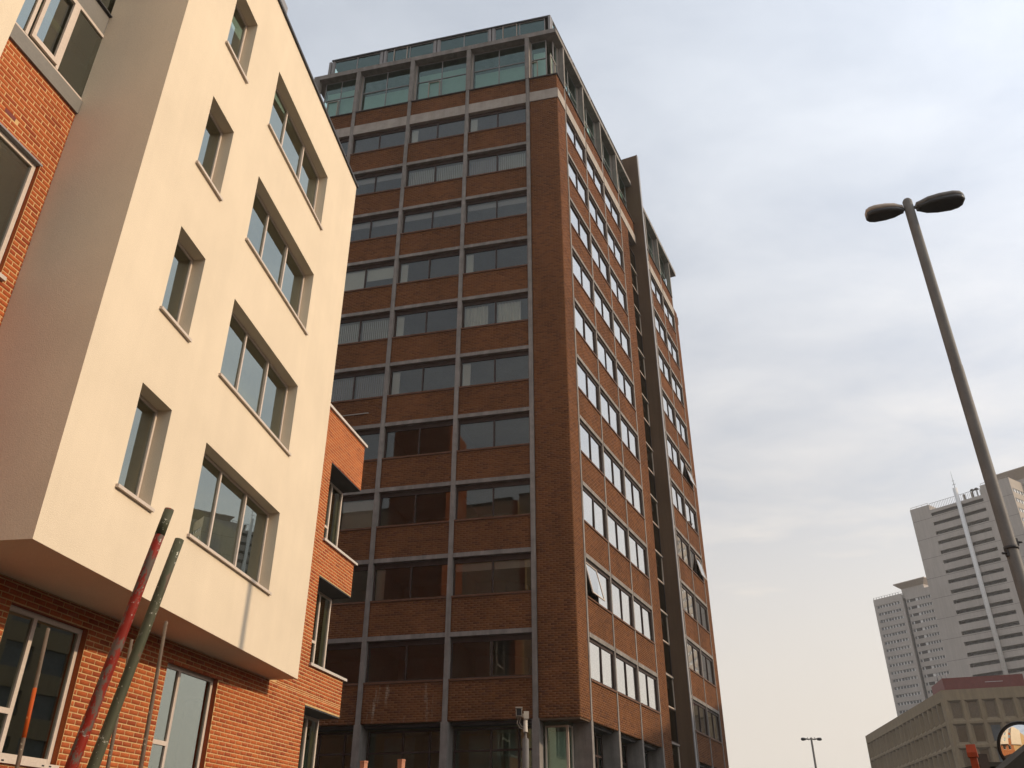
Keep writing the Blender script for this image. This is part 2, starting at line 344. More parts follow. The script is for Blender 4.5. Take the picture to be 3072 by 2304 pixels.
for a, b in ((1.0, 1.2), (12.2, 12.4)):
    p = [Nn * a + D_ * -150, Nn * b + D_ * -150, Nn * b + D_ * 300, Nn * a + D_ * 300]
    kb.loft([[(q.x, q.y, 0.0) for q in p], [(q.x, q.y, 0.12) for q in p]], smooth=False)
tag(obj('kerb', kb, 'kerbst'), None, None, kind='structure')

# ------------------------------------------------------------------ apartment building (red brick with white rendered bay)
AZB, AZW = 12.7, 7.55
BO = Vector((-5.430, 19.617, 0)); WO = Vector((-7.3 * math.cos(R(AZW)), 7.3 * math.sin(R(AZW)), 0))
apt = thing('apartment_building', BO, AZB, 'new red brick block with cream rendered bay jutting out, nearest on the left', 'building')
bay_rz = R(AZB - AZW)
def toB(p):
    q = Matrix.Rotation(-R(90 - AZB), 3, 'Z') @ (Vector(p) - BO); return q
wo = toB(WO); BAY = dict(loc=(wo.x, wo.y, 0), rz=bay_rz)
cam_l = toB((0, 0, 0))
# --- brick front wall
GW = [(-7.77, -6.07, 2.83, 4.82), (-3.80, -2.03, 2.40, 4.78), (-10.9, -9.2, 2.4, 4.8)]
NT = [(1.95, 4.3, 9.05, 11.26), (1.97, 4.3, 5.86, 8.06), (1.99, 4.3, 2.66, 4.88)]
lower = holed(-13.0, 4.1, 0.0, 5.12, 0.0, 0.30, GW + NT[2:], mr=1)
wall = obj('brick_wall', lower, ['red_mortar', 'red_brick'], apt)
wall_r = obj('brick_wall', holed(0.4, 4.1, 5.12, 12.68, 0.0, 0.30, NT[:2], mr=1), ['red_mortar', 'red_brick'], apt)
UH = [(-12.6, -9.75, 9.14, 11.33), (-12.6, -9.30, 12.79, 17.2)]
wall_u = obj('brick_wall', holed(-13.0, 0.4, 5.12, 19.2, 0.0, 0.30, UH, mr=1), ['red_mortar', 'red_brick'], apt)
bl = brick_list(-13.0, 4.1, 0.0, 5.12, GW + NT[2:], joint=0.017)
# the 300 bricks that show largest become parts of their own
F_ = 29.72 / 36 * 1024; TH = R(29.43)
MWB = Matrix.Translation(BO) @ Matrix.Rotation(R(90 - AZB), 4, 'Z')
def pix(p):
    q = MWB @ Vector(p); dx, dy, dz = q.x, q.y, q.z - 1.6
    f = dy * math.cos(TH) + dz * math.sin(TH); u = -dy * math.sin(TH) + dz * math.cos(TH)
    return (512 + F_ * dx / f, 384 - F_ * u / f, f)
cand = []
for i, q in enumerate(bl):
    if not q[4]: continue
    px, py, f = pix(((q[0] + q[1]) / 2, 0, (q[2] + q[3]) / 2))
    if 3 < px < 1020 and 3 < py < 768 and q[2] < 4.9 and q[0] > -8.6 and f > 0: cand.append((f, i))
cand.sort(); pick = {i for f, i in cand[:300]}
fb = bricks_mesh('brick', [(-0.1165, 0.1165, -0.0332, 0.0332, True)], 0.005)
for i in sorted(pick):
    q = bl[i]; obj('brick', fb, None, wall, loc=((q[0] + q[1]) / 2, random.uniform(-0.002, 0.001), (q[2] + q[3]) / 2), rot=(R(random.gauss(0, 0.3)), R(random.gauss(0, 0.2)), R(random.gauss(0, 0.15))))
obj('brickwork', bricks_mesh('brickwork', [q for i, q in enumerate(bl) if i not in pick]), None, wall)['kind'] = 'stuff'
obj('brickwork', bricks_mesh('brickwork', brick_list(0.4, 4.1, 5.12, 12.68, NT[:2], joint=0.018), seed=2), None, wall_r)['kind'] = 'stuff'
ub = [q for q in brick_list(-13.0, -8.9, 5.12, 19.2, UH, joint=0.017) if not (-10.67 < (q[0] + q[1]) / 2 < -10.43 and 11.60 < (q[2] + q[3]) / 2 < 11.67)]
obj('brickwork', bricks_mesh('brickwork', ub, seed=3), None, wall_u)['kind'] = 'stuff'
boxo('air_vent', 'red_metal', apt, -10.66, -10.44, -0.006, 0.0, 11.60, 11.67)
# --- end wall, rear, roof, floors
ew = holed(0.302, 12.0, 0.0, 12.68, -4.095, -3.85, [(0.2, 0.64, a[2], a[3]) for a in NT])            # built in the facade frame then turned
e = obj('end_wall', ew, 'red_mortar', apt, rot=(0, 0, R(90)), loc=(0, 0, 0))
obj('brickwork', bricks_mesh('brickwork', brick_list(0.302, 12.0, 0, 12.68, [(0.2, 0.64, a[2], a[3]) for a in NT]), seed=4), None, e, loc=(0, -4.095, 0))['kind'] = 'stuff'
boxo('rear_wall', 'red_mortar', apt, -30, 3.85, 11.7, 12.0, 0, 12.6)
boxo('upper_end_wall', 'render', apt, 0.1, 0.4, 0.3, 11.7, 12.7, 19.2)
boxo('upper_rear_wall', 'render', apt, -30, 0.1, 11.7, 12.0, 12.6, 19.2)
boxo('side_wall', 'red_mortar', apt, -30, -29.7, 0.3, 11.7, 0, 19.2)
boxo('street_wall', 'red_mortar', apt, -30, -13.0, 0.0, 0.3, 0, 19.2)
boxo('roof', 'dark_metal', apt, -30, 0.4, 0.3, 12.0, 19.2, 19.4)
boxo('low_roof', 'dark_metal', apt, 0.4, 3.85, 0.3, 11.7, 12.40, 12.6)
for k, z in enumerate((2.35, 5.4, 8.6, 11.8, 14.95)):
    boxo('floor_slab', 'interior', apt, -29.6, 3.8 if z < 12 else 0.05, 0.9, 11.6, z, z + 0.2)
boxo('partition_wall', 'interior', apt, -29.6, 3.5, 4.2, 4.35, 0, 12.3)
boxo('partition_wall', 'interior', apt, -29.6, 0.0, 4.2, 4.35, 12.62, 19.1)
cp = boxo('coping', 'stone', apt, 0.42, 4.17, -0.07, 0.34, 12.68, 12.76)
boxo('added_rear_mass', 'orange_render', apt, 0.6, 4.0, 3.2, 6.5, 12.7, 23.0)  # unseen mass added so the tower windows reflect orange
# --- ground floor windows and recessed corner glazing
def big_window(x0, x1, z0, z1, y, mull, trans, fw=0.07, head=0.0, mat='glass_a', fm='white_frame', parent=apt, kw=None, blind=False, tilt=0.2):
    kw = kw or {}
    wd = x1 - x0; xc = (x0 + x1) / 2
    fr = frame_mesh(wd, z1 - z0, [m_ - xc for m_ in mull], [(a - xc, b - xc, z - z0) for a, b, z in trans], fw, 0.07, head)
    ln = kw.get('loc', (0, 0, 0)); rz = kw.get('rz', 0)
    v = Matrix.Rotation(rz, 3, 'Z') @ Vector((xc, y, z0)) + Vector(ln)
    o = obj('window', fr, fm, parent, loc=v, rz=rz)
    xs = [x0 + fw] + sorted(mull) + [x1 - fw]
    for i in range(len(xs) - 1):
        a = xs[i] + (fw / 2 if i else 0); b = xs[i + 1] - (fw / 2 if i < len(xs) - 2 else 0)
        tz = sorted(t[2] for t in trans if t[0] < (a + b) / 2 < t[1])
        zs = [z0 + fw] + tz + [z1 - fw - head]
        for j in range(len(zs) - 1):
            c = zs[j] + (fw / 2 if j else 0); d = zs[j + 1] - (fw / 2 if j < len(zs) - 2 else 0)
            pane(o, a - xc, b - xc, c - z0, d - z0, 0.03, mat, tilt)
    return o
for (x0, x1, z0, z1), mu, tr in zip(GW, ([-7.12], [-3.22], [-10.2]), ([(-7.77, -7.12, 3.44)], [(-3.8, -3.22, 3.44)], [(-10.9, -10.2, 3.44)])):
    o = big_window(x0 + 0.004, x1 - 0.004, z0 + 0.004, z1 - 0.004, 0.10, mu, tr, fw=0.075)
    sl_ = boxo('sill', 'white_frame', apt, x0 - 0.04, x1 + 0.02, -0.05, 0.10, z0 - 0.06, z0)
    for t_ in (0.25, 0.55, 1.35, 1.5): boxo('drain_slot', 'black', sl_, x0 + t_, x0 + t_ + 0.05, -0.052, -0.049, z0 - 0.04, z0 - 0.02)
for k, (x0, x1, z0, z1) in enumerate(NT):
    o = big_window(x0 + 0.01, 4.09, z0 + 0.004, z1 - 0.04, 0.56, [3.33 + 0.03 * k], [(x0, 3.33 + 0.03 * k, z0 + 0.80)], fw=0.07)
    boxo('soffit_panel', 'dark_metal', apt, x0 + 0.002, 4.095, 0.002, 0.62, z1 - 0.035, z1 - 0.004)
    boxo('jamb', 'dark_metal', apt, x0 - 0.1, x0 + 0.002, 0.302, 0.63, z0, z1)
    boxo('ledge', 'stone', apt, x0 - 0.03, 4.22, -0.07, 0.55, z0 - 0.065, z0)
    boxo('curtain', 'grey_blind', apt, 3.55, 4.0, 0.9, 0.93, z0 + 0.05, z1 - 0.1)
# upper strip windows in the recess between the bays
o = big_window(-12.6, -9.31, 13.10, 14.80, -0.02, [-10.83, -10.12], [], fw=0.06)
ca = MB(); ca.box(-10.77, -10.70, -0.07, -0.025, 13.18, 14.72); ca.box(-10.26, -10.17, -0.07, -0.025, 13.18, 14.72); ca.box(-10.70, -10.26, -0.069, -0.025, 13.18, 13.27); ca.box(-10.70, -10.26, -0.069, -0.025, 14.64, 14.72)
obj('casement', ca, 'white_frame', apt)
o = big_window(-12.6, -9.31, 15.34, 17.15, 0.04, [-10.83, -10.12], [], fw=0.06)
boxo('apron_panel', 'grey_panel', apt, -12.6, -9.29, -0.05, 0.05, 12.79, 13.09)
boxo('spandrel_panel', 'grey_panel', apt, -12.6, -9.36, 0.0, 0.06, 14.81, 15.30)
boxo('flashing', 'dark_metal', apt, -12.6, -9.31, -0.055, 0.06, 15.305, 15.335)
o = big_window(-12.6, -9.76, 9.15, 11.32, 0.07, [-11.2], [(-12.6, -11.2, 9.9)], fw=0.07)
boxo('head_trim', 'cop_metal', apt, -12.6, -9.72, -0.012, 0.07, 11.325, 11.36)
boxo('sill', 'stone', apt, -12.6, -9.68, -0.06, 0.08, 9.08, 9.145)
# --- rendered bay
TROWS = [(6.455, 8.20), (9.62, 11.37), (12.87, 14.63), (16.16, 17.94)]
TX = (13.0, 16.6); SX = (10.74, 11.70)
holes = [(TX[0], TX[1], a, b) for a, b in TROWS] + [(SX[0], SX[1], a - 0.02, b - 0.02) for a, b in TROWS]
by = holed(9.31, 18.80, 5.12, 19.58, 0.0, 0.30, holes)
bay = obj('render_bay', by, 'render', apt, **BAY)
# returns and soffit follow the slewed plan down to the brick plane (local wedge)
a_ = math.tan(R(AZB - AZW)); yb = lambda x: 0.66 + (18.80 - x) * a_
for x0, x1 in ((9.31, 9.56), (18.55, 18.80)):
    p = [(x0, 0.30), (x1, 0.30), (x1, yb(x1) - 0.001), (x0, yb(x0) - 0.001)]
    wr = MB(); wr.loft([[(x, y, 5.12) for x, y in p], [(x, y, 19.58) for x, y in p]], smooth=False); obj('bay_return', wr, 'render', apt, **BAY)
sf = MB(); p = [(9.56, 0.30), (18.55, 0.30), (18.55, yb(18.55) - 0.02), (9.56, yb(9.56) - 0.02)]
sf.loft([[(x, y, 5.125) for x, y in p], [(x, y, 5.33) for x, y in p]], smooth=False); obj('bay_soffit', sf, 'render', apt, **BAY)
rf = MB(); p = [(9.25, -0.05), (18.86, -0.05), (18.86, yb(18.8)), (9.25, yb(9.3))]
rf.loft([[(x, y, 19.582) for x, y in p], [(x, y, 19.66) for x, y in p]], smooth=False); obj('parapet_coping', rf, 'dark_metal', apt, **BAY)
ru = MB().box(9.6, 13.0, 0.10, 0.9, 19.662, 20.25); obj('roof_upstand', ru, 'cop_metal', apt, **BAY)
for rows, (x0, x1), mu in ((TROWS, TX, [14.2, 15.4]), ([(a - 0.02, b - 0.02) for a, b in TROWS], SX, [])):
    for z0, z1 in rows:
        big_window(x0 + 0.004, x1 - 0.004, z0 + 0.004, z1 - 0.004, 0.235, mu, [], fw=0.05, kw=BAY)
        s = MB().box(x0 - 0.05, x1 + 0.05, -0.055, 0.235, z0 - 0.05, z0 + 0.003); obj('sill', s, 'white_frame', apt, **BAY)
        if mu:   # opening light: second stile beside the right mullion
            s = MB().box(mu[1] - 0.065, mu[1] - 0.028, 0.215, 0.30, z0 + 0.06, z1 - 0.06); obj('casement_stile', s, 'white_frame', apt, **BAY)
# the next bay to the left (only its near edge reaches the picture)
lb = MB(); p = [(-20.5, -1.5), (-11.52, -0.66), (-11.52, -0.002), (-20.5, -0.002)]
lb.loft([[(x, y, 5.12) for x, y in p], [(x, y, 19.58) for x, y in p]], smooth=False); obj('second_render_bay', lb, 'render', apt)

# ------------------------------------------------------------------ office tower
AZL, AZR = 103.6, 24.87
TC = Vector((31 * math.sin(R(4.35)), 31 * math.cos(R(4.35)), 0))
tow = thing('office_tower', TC, AZL, 'tall brown brick tower with concrete frame and glazed penthouse in the middle', 'tower')
RR = R(AZL - AZR)                                      # right face turned about the corner
PITCH = 3.04; BEAM0 = 9.02; NF = 10
def face_kw(right): return dict(rz=RR) if right else {}
def fobj(name, me, mats, right, loc=None, parent=None, rot=None):
    l = Vector(loc or (0, 0, 0)); l = Matrix.Rotation(RR if right else 0, 3, 'Z') @ l
    return obj(name, me, mats, tow if parent is None else parent, loc=l, rz=RR if right else 0)
def spandrel(right, x0, x1, z0, z1, stained=False):
    wd, ht = round(x1 - x0, 3), round(z1 - z0, 3)
    me = cached(('span', wd, ht), lambda: (lambda q: (q.materials.append(M['brown_mortar']), q)[1])(MB().box(0, wd, 0, 0.20, 0, ht).mesh('spandrel')))
    o = fobj('spandrel', me, None, right, (x0, 0.0, z0))
    bm_ = cached(('spanb', wd, ht, stained), lambda: bricks_mesh('brickwork', brick_list(0, wd, 0, ht), mat='stained_brick' if stained else 'brown_brick', depth=0.005, seed=int(wd * 100)))
    b = obj('brickwork', bm_, None, o); b['kind'] = 'stuff'; return o
def tower_window(right, x0, x1, z0, z1, y=0.14, mull=1, fw=0.06, head=0.14, blind=None, opened=None, mat='glass_t'):
    wd, ht = round(x1 - x0, 3), round(z1 - z0, 3)
    bars = [(-wd / 2 + wd * (i + 1) / (mull + 1)) for i in range(mull)]
    me = cached(('tf', wd, ht, mull, fw, head), lambda: (lambda q: (q.materials.append(M['brown_metal']), q)[1])(frame_mesh(wd, ht, bars, [], fw, 0.08, head).mesh('window')))
    o = fobj('window', me, None, right, ((x0 + x1) / 2, y, z0))
    xs = [-wd / 2 + fw] + bars + [wd / 2 - fw]
    for i in range(len(xs) - 1):
        a = xs[i] + (fw / 2 if i else 0); b = xs[i + 1] - (fw / 2 if i < len(xs) - 2 else 0)
        zt = ht - fw - head
        if opened == i:
            h2 = zt - fw; an = R(13)
            p = pane(o, a, b, fw, zt, 0.03, mat, 0.0); p.location = ((a + b) / 2, 0.03 - math.sin(an) * h2 / 2, zt - math.cos(an) * h2 / 2); p.rotation_euler = (-an, 0, 0)
            fr = MB(); [fr.box(*q) for q in ((a, a + 0.05, -0.02, 0.02, -h2, 0), (b - 0.05, b, -0.02, 0.02, -h2, 0), (a + 0.05, b - 0.05, -0.019, 0.02, -h2, -h2 + 0.05), (a + 0.05, b - 0.05, -0.019, 0.02, -0.05, 0))]
            obj('open_sash', fr, 'white_frame', o, loc=(0, 0.03, zt), rot=(-an, 0, 0))
        else: pane(o, a, b, fw, zt, 0.04, mat, 0.22)
        bk = blind[i] if blind else None
        if bk == 'V' or bk == 'G':
            q = MB(); nx = int((b - a) / 0.10)
            for k in range(nx):
                xx = a + 0.05 + k * 0.10; q.quad((xx - 0.045, 0.24, fw), (xx + 0.038, 0.20, fw), (xx + 0.038, 0.20, zt), (xx - 0.045, 0.24, zt))
            obj('blind', q, 'blind' if bk == 'V' else 'grey_blind', o)
        elif bk == 'R': obj('blind', MB().box(a, b, 0.16, 0.165, fw, zt), 'blind', o)
        elif bk == 'H': obj('blind', MB().box(a, b, 0.16, 0.165, fw + (zt - fw) * 0.45, zt), 'blind', o)
        elif bk == 'T': obj('blind', MB().box(a, b, 0.16, 0.165, zt - 0.30, zt), 'grey_blind', o)
        elif bk == 'S': obj('blind', MB().box(a, a + 0.35, 0.16, 0.20, fw, zt), 'blind', o)
        elif bk == 'C':
            q = MB(); nx = 26
            for k in range(nx):
                t0, t1 = a + (b - a) * 0.75 * k / nx, a + (b - a) * 0.75 * (k + 1) / nx
                y0 = 0.22 + 0.035 * math.sin(k * 1.9); y1 = 0.22 + 0.035 * math.sin((k + 1) * 1.9); q.quad((t0, y0, fw), (t1, y1, fw), (t1, y1, zt), (t0, y0, zt))
            obj('curtain', q, 'blind', o)
    return o
LCOL = [-14.2, -11.45, -8.18, -4.88, -1.57]
RCOL1 = [1.10, 4.12, 7.12, 10.12]; RCOL2 = [13.5, 16.40, 19.45, 22.5]
BL = {(0, 1): 'GV', (1, 1): 'VV', (2, 1): 'TT', (0, 2): 'TT', (1, 2): 'TT', (2, 2): 'TT', (2, 3): 'RH', (1, 3): 'S-', (0, 3): 'S-', (0, 4): 'CC', (2, 4): 'VV', (1, 4): 'S-', (1, 5): 'S-', (0, 5): 'S-', (2, 5): 'GG', (0, 0): 'S-', (1, 0): 'S-', (0, 8): 'TT', (1, 8): 'S-', (3, 4): 'VV', (2, 7): '-R'}
def bays(right, cols, tag_, cw):
    for b in range(len(cols) - 1):
        x0, x1 = cols[b] + cw / 2, cols[b + 1] - cw / 2
        for k in range(NF + 1):
            if k < NF:
                zb = BEAM0 + PITCH * k
                wt = zb - 0.16 if k < NF - 1 else 36.14
                row = NF - 1 - k; bi = len(cols) - 2 - b
                bl_ = BL.get((bi, row)) if not right else None
                op = None
                if right and tag_ == 1 and b == 0 and k == 1: op = 0
                if right and tag_ == 2 and b == 2 and k in (3, 5): op = 1
                tower_window(right, x0, x1, 7.36 + PITCH * k, wt, blind=bl_, opened=op, head=0.14 if not right else 0.06, y=0.03 if right else 0.14, mat='glass_r' if right else 'glass_t')
                sill = cached(('sill', round(x1 - x0, 3)), lambda: (lambda q: (q.materials.append(M['sill_metal']), q)[1])(MB().box(0, x1 - x0, -0.05, 0.16, 0, 0.07).mesh('sill')))
                fobj('sill', sill, None, right, (x0, 0, 7.285 + PITCH * k))
                if k < NF - 1:
                    be = cached(('beam', round(x1 - x0, 3)), lambda: (lambda q: (q.materials.append(M['concrete']), q)[1])(MB().box(0, x1 - x0, -0.045, 0.22, 0, 0.17).mesh('beam')))
                    fobj('beam', be, None, right, (x0, 0, zb - 0.16))
            z0 = 5.92 if k == 0 else BEAM0 + 0.012 + PITCH * (k - 1)
            if k < NF: spandrel(right, x0, x1, z0, 7.285 + PITCH * k, stained=(not right and b == 2 and k == 0))
        # white band and brick parapet of the penthouse
        bd = MB().box(0, x1 - x0, -0.06 if right else -0.04, 0.22, 0, 0.66); fobj('white_band', bd, 'pale_concrete', right, (x0, 0, 36.15))
        spandrel(right, x0, x1, 36.815, 37.84)
        fobj('parapet_sill', MB().box(0, x1 - x0, -0.07, 0.9, 0, 0.06), 'brown_metal', right, (x0, 0, 37.845))
bays(False, LCOL, 0, 0.18)
bays(True, RCOL1, 1, 0.13); bays(True, RCOL2, 2, 0.13)
def column(right, x, cw, y0, zt=41.1, y1=0.22):
    o = MB().box(-cw / 2, cw / 2, y0, y1, 5.9, 37.9); o.box(-cw / 2 - 0.02, cw / 2 + 0.02, y0 - 0.02, 0.24, 37.9, zt); o.box(-cw / 2 - 0.04, cw / 2 + 0.04, y0, 0.66, 0.0, 5.9)
    return fobj('column', o, 'concrete', right, (x, 0, 0))
for x in LCOL[1:]: column(False, x, 0.18, -0.07)
column(False, LCOL[0] + 0.15, 0.3, -0.09)
for x in RCOL1: column(True, x, 0.13, -0.03)
for x in RCOL2[1:]: column(True, x, 0.13, -0.03)
# dark movement joints beside the right-hand columns
for x in RCOL1 + RCOL2[1:]: fobj('movement_joint', MB().box(0.066, 0.12, -0.014, 0.0, 5.93, 7.2).mesh('movement_joint') if False else MB().box(0.066, 0.115, -0.013, -0.001, 5.93, 33.4), 'brown_metal', True, (x, 0, 0))
# brick corner piers
def pier(right, x0, x1, z0, z1, nm='brick_pier'):
    o = fobj(nm, MB().box(0, x1 - x0, 0.0, 0.22, 0, z1 - z0), 'brown_mortar', right, (x0, 0, z0))
    hl = [(-1, 9, BEAM0 - z0 + PITCH * k - 0.02, BEAM0 - z0 + PITCH * k + 0.015) for k in range(NF)]
    bl = [q for q in brick_list(0, x1 - x0, 0, z1 - z0) if not any(h[2] < (q[2] + q[3]) / 2 < h[3] for h in [])]
    b = obj('brickwork', bricks_mesh('brickwork', bl, mat='brown_brick', depth=0.005, seed=int(x0 * 10) % 97 + 5), None, o); b['kind'] = 'stuff'
    return o
pier(False, -1.47, 0.0, 5.92, 36.14); pier(False, -1.47, 0.0, 36.82, 37.84)
fobj('white_band', MB().box(-1.47, 0.03, -0.05, 0.22, 36.145, 36.815), 'pale_concrete', False)
fobj('white_band', MB().box(0.0, 1.03, -0.05, 0.22, 36.145, 36.815), 'pale_concrete', True)
fobj('parapet_sill', MB().box(-1.47, 0.05, -0.07, 0.9, 37.845, 37.905), 'brown_metal', False)
fobj('parapet_sill', MB().box(0.0, 1.03, -0.07, 0.9, 37.846, 37.906), 'brown_metal', True)
pier(True, 0.005, 1.03, 5.92, 36.14); pier(True, 0.005, 1.03, 36.82, 37.84)
pier(True, 10.19, 11.70, 0.0, 36.14); pier(True, 10.19, 11.70, 36.82, 37.84); pier(True, 22.57, 23.6, 0.0, 37.1)
fobj('white_band', MB().box(10.19, 13.3, -0.05, 0.22, 36.15, 36.81), 'pale_concrete', True)
fobj('white_band', MB().box(22.57, 23.62, -0.05, 0.22, 36.15, 36.81).mesh('white_band') if False else MB().box(23.61, 23.66, -0.05, 0.22, 36.15, 36.81), 'pale_concrete', True)
spandrel(True, 11.72, 13.3, 36.82, 37.84); fobj('parapet_sill', MB().box(10.19, 13.3, -0.07, 0.9, 37.845, 37.9), 'brown_metal', True)
# stair glazing
for k in range(24):
    z0 = 0.3 + 1.52 * k
    if z0 + 1.5 > 36.3: break
    q = frame_mesh(1.58, 1.50, [], [], 0.05, 0.06); o = fobj('stair_window', q, 'white_frame' if k % 2 else 'brown_metal', True, (12.5, 0.10, z0)); pane(o, -0.74, 0.74, 0.05, 1.45, 0.03, 'stair_glass', 0.3)
    if k % 2 == 0: fobj('landing_edge', MB().box(11.71, 13.28, 0.05, 0.18, z0 - 0.10, z0 - 0.02), 'pale_concrete', True)
fin = MB().box(13.30, 13.55, -0.62, 6.0, 0.0, 43.7); fobj('brick_fin', fin, 'fin', True)
fobj('fin_edge', MB().box(13.29, 13.56, -0.66, -0.622, 0.0, 43.72), 'cop_metal', True)
# ground floor: set-back glazing under the brick
def ground_glazing(right, cols, cw):
    for i in range(len(cols) - 1):
        x0, x1 = cols[i] + cw, cols[i + 1] - cw; 
        q = frame_mesh(x1 - x0, 5.70, [-(x1 - x0) * 0.04, (x1 - x0) * 0.30], [(-(x1 - x0) / 2, (x1 - x0) / 2, 4.95)], 0.07, 0.08, 0.0)
        o = fobj('shopfront_window', q, 'brown_metal', right, ((x0 + x1) / 2, 0.66, 0.05))
        pane(o, -(x1 - x0) / 2 + 0.07, (x1 - x0) / 2 - 0.07, 0.07, 5.63, 0.04, 'glass_p', 0.15)
        fobj('ceiling_strip', MB().box(x0, x1, 0.23, 0.66, 5.80, 5.90), 'dark_metal', right)
ground_glazing(False, LCOL, 0.16); ground_glazing(True, RCOL1, 0.14); ground_glazing(True, RCOL2, 0.14)
g = fobj('shopfront_window', frame_mesh(0.80, 5.70, [], [], 0.06, 0.08), 'white_frame', False, (-0.98, 0.66, 0.05)); pane(g, -0.34, 0.34, 0.06, 5.64, 0.04, 'glass_p', 0.1)
g = fobj('shopfront_window', frame_mesh(0.46, 5.70, [], [], 0.05, 0.08), 'white_frame', True, (0.74, 0.66, 0.05)); pane(g, -0.18, 0.18, 0.06, 5.64, 0.04, 'glass_p', 0.1)
fobj('curtain', MB().box(-1.3, -0.65, 1.1, 1.13, 0.1, 5.6), 'blind', False)
for x in (-4.4, -2.9, -7.7): fobj('curtain', MB().box(x, x + 1.2, 1.5, 1.53, 0.1, 5.6), 'grey_blind', False)
# pier soffit
q = MB(); pp = [(-1.47, 0.005), (-0.005, 0.005)]; e1 = Matrix.Rotation(RR, 3, 'Z') @ Vector((1.03, 0.005, 0)); e2 = Matrix.Rotation(RR, 3, 'Z') @ Vector((1.03, 0.66, 0))
poly = [(-1.47, 0.02), (-0.02, 0.02), (e1.x - 0.02, e1.y), (e2.x, e2.y), (-0.55, 0.67), (-1.47, 0.67)]
q.loft([[(x, y, 5.86) for x, y in poly], [(x, y, 5.915) for x, y in poly]], smooth=False); fobj('pier_soffit', q, 'fin', False)
# floors, core and back walls
er = Matrix.Rotation(RR, 3, 'Z') @ Vector((23.5, 0.3, 0)); erb = Matrix.Rotation(RR, 3, 'Z') @ Vector((23.5, 11.0, 0)); el = Vector((-14.1, 0.3, 0)); elb = Vector((-14.1, 12.0, 0))
ci = Vector((0.0, 0.35, 0)) + (Matrix.Rotation(RR, 3, 'Z') @ Vector((0, 0.3, 0))); bk = Vector((erb.x - 6, erb.y + 2, 0))
def slab(name, pts, z0, z1, mat): q = MB(); q.loft([[(p.x, p.y, z0) for p in pts], [(p.x, p.y, z1) for p in pts]], smooth=False); return obj(name, q, mat, tow)
ring = [el, Vector((-0.35, 0.35, 0)), er, erb, elb]
for k in range(NF): slab('floor_slab', ring, BEAM0 + PITCH * k - 0.12 - 0.0, BEAM0 + PITCH * k + 0.2, 'interior')
slab('floor_slab', ring, 5.93, 6.2, 'interior')
def wallseg(name, a, b, z0, z1, mat, t=0.2):
    d = (b - a).normalized(); n = Vector((-d.y, d.x, 0)) * t; pts = [a, b, b + n, a + n]; return slab(name, pts, z0, z1, mat)
inl = [Vector((-13.9, 3.6, 0)), Vector((-3.6, 3.6, 0))]; wallseg('core_wall', inl[0], inl[1], 0, 37.8, 'interior')
a1 = Matrix.Rotation(RR, 3, 'Z') @ Vector((3.9, 3.6, 0)); a2 = Matrix.Rotation(RR, 3, 'Z') @ Vector((23.3, 3.6, 0)); wallseg('core_wall', a1, a2, 0, 37.8, 'interior')
wallseg('core_wall', Vector((-3.55, 3.6, 0)), Vector((a1.x - 0.05, a1.y, 0)), 0, 37.8, 'interior')
for x in (-11.45, -8.18, -4.88): boxo('room_wall', 'interior', tow, x - 0.06, x + 0.06, 0.26, 3.55, 6.2, 36.1)
for x in (7.12, 16.4): fobj('room_wall', MB().box(x - 0.06, x + 0.06, 0.26, 3.55, 6.2, 36.1), 'interior', True)
wallseg('end_wall', er + Vector((0.1, 0, 0)), erb + Vector((0.1, 0, 0)), 0, 37.8, 'brown_mortar'); wallseg('rear_wall', erb, elb, 0, 37.8, 'brown_mortar'); wallseg('left_wall', elb, el, 0, 37.8, 'brown_mortar')
# penthouse
slab('penthouse_floor', ring, 37.0, 37.83, 'interior')
def pent(right, x0, x1, cols):
    Y = 0.30
    xs = [x0] + [c for c in cols if x0 + 0.3 < c < x1 - 0.3] + [x1]
    for i in range(len(xs) - 1):
        a, b = xs[i] + 0.16, xs[i + 1] - 0.16
        if b - a < 0.4: continue
        o = fobj('penthouse_window', frame_mesh(b - a, 3.18, [0.0] if b - a > 1.6 else [], [(-(b - a) / 2 + 0.05, (b - a) / 2 - 0.05, 1.75)], 0.045, 0.06), 'cop_metal', right, ((a + b) / 2, Y, 37.91))
        n = 2 if b - a > 1.6 else 1; wd = (b - a - 0.08) / n
        for j in range(n):
            xa = -(b - a) / 2 + 0.04 + j * wd
            pane(o, xa, xa + wd, 0.04, 1.75, 0.03, 'glass_p', 0.3); pane(o, xa, xa + wd, 1.75, 3.14, 0.03, 'glass_p', 0.3)
        if i % 2 == 0:
            obj('casement', MB().box(-0.75, -0.70, -0.03, 0.02, 0.1, 1.6).box(-0.12, -0.07, -0.03, 0.02, 0.1, 1.6).box(-0.7, -0.12, -0.029, 0.02, 1.55, 1.6).box(-0.7, -0.12, -0.029, 0.02, 0.1, 0.15), 'pale_concrete', o)
        obj('blind', MB().box(-(b - a) / 2 + 0.1, (b - a) / 2 - 0.1, 0.22, 0.23, 0.05, 1.72 if i % 2 else 2.5), 'blind', o)
        if i < len(xs) - 2: fobj('jamb_panel', MB().box(xs[i + 1] - 0.158, xs[i + 1] + 0.158, Y - 0.05, Y + 0.1, 37.91, 41.1), 'pale_concrete', right)
pent(False, -13.8, -0.40, LCOL); pent(True, 0.28, 13.25, RCOL1); pent(True, 13.7, 22.6, RCOL2)
slab('penthouse_core', [Vector((-12.5, 3, 0)), Vector((-2.0, 3, 0)), a1, Matrix.Rotation(RR, 3, 'Z') @ Vector((22, 3, 0)), erb + Vector((-1, -1, 0)), elb + Vector((1.5, -1.5, 0))], 37.9, 41.0, 'interior')
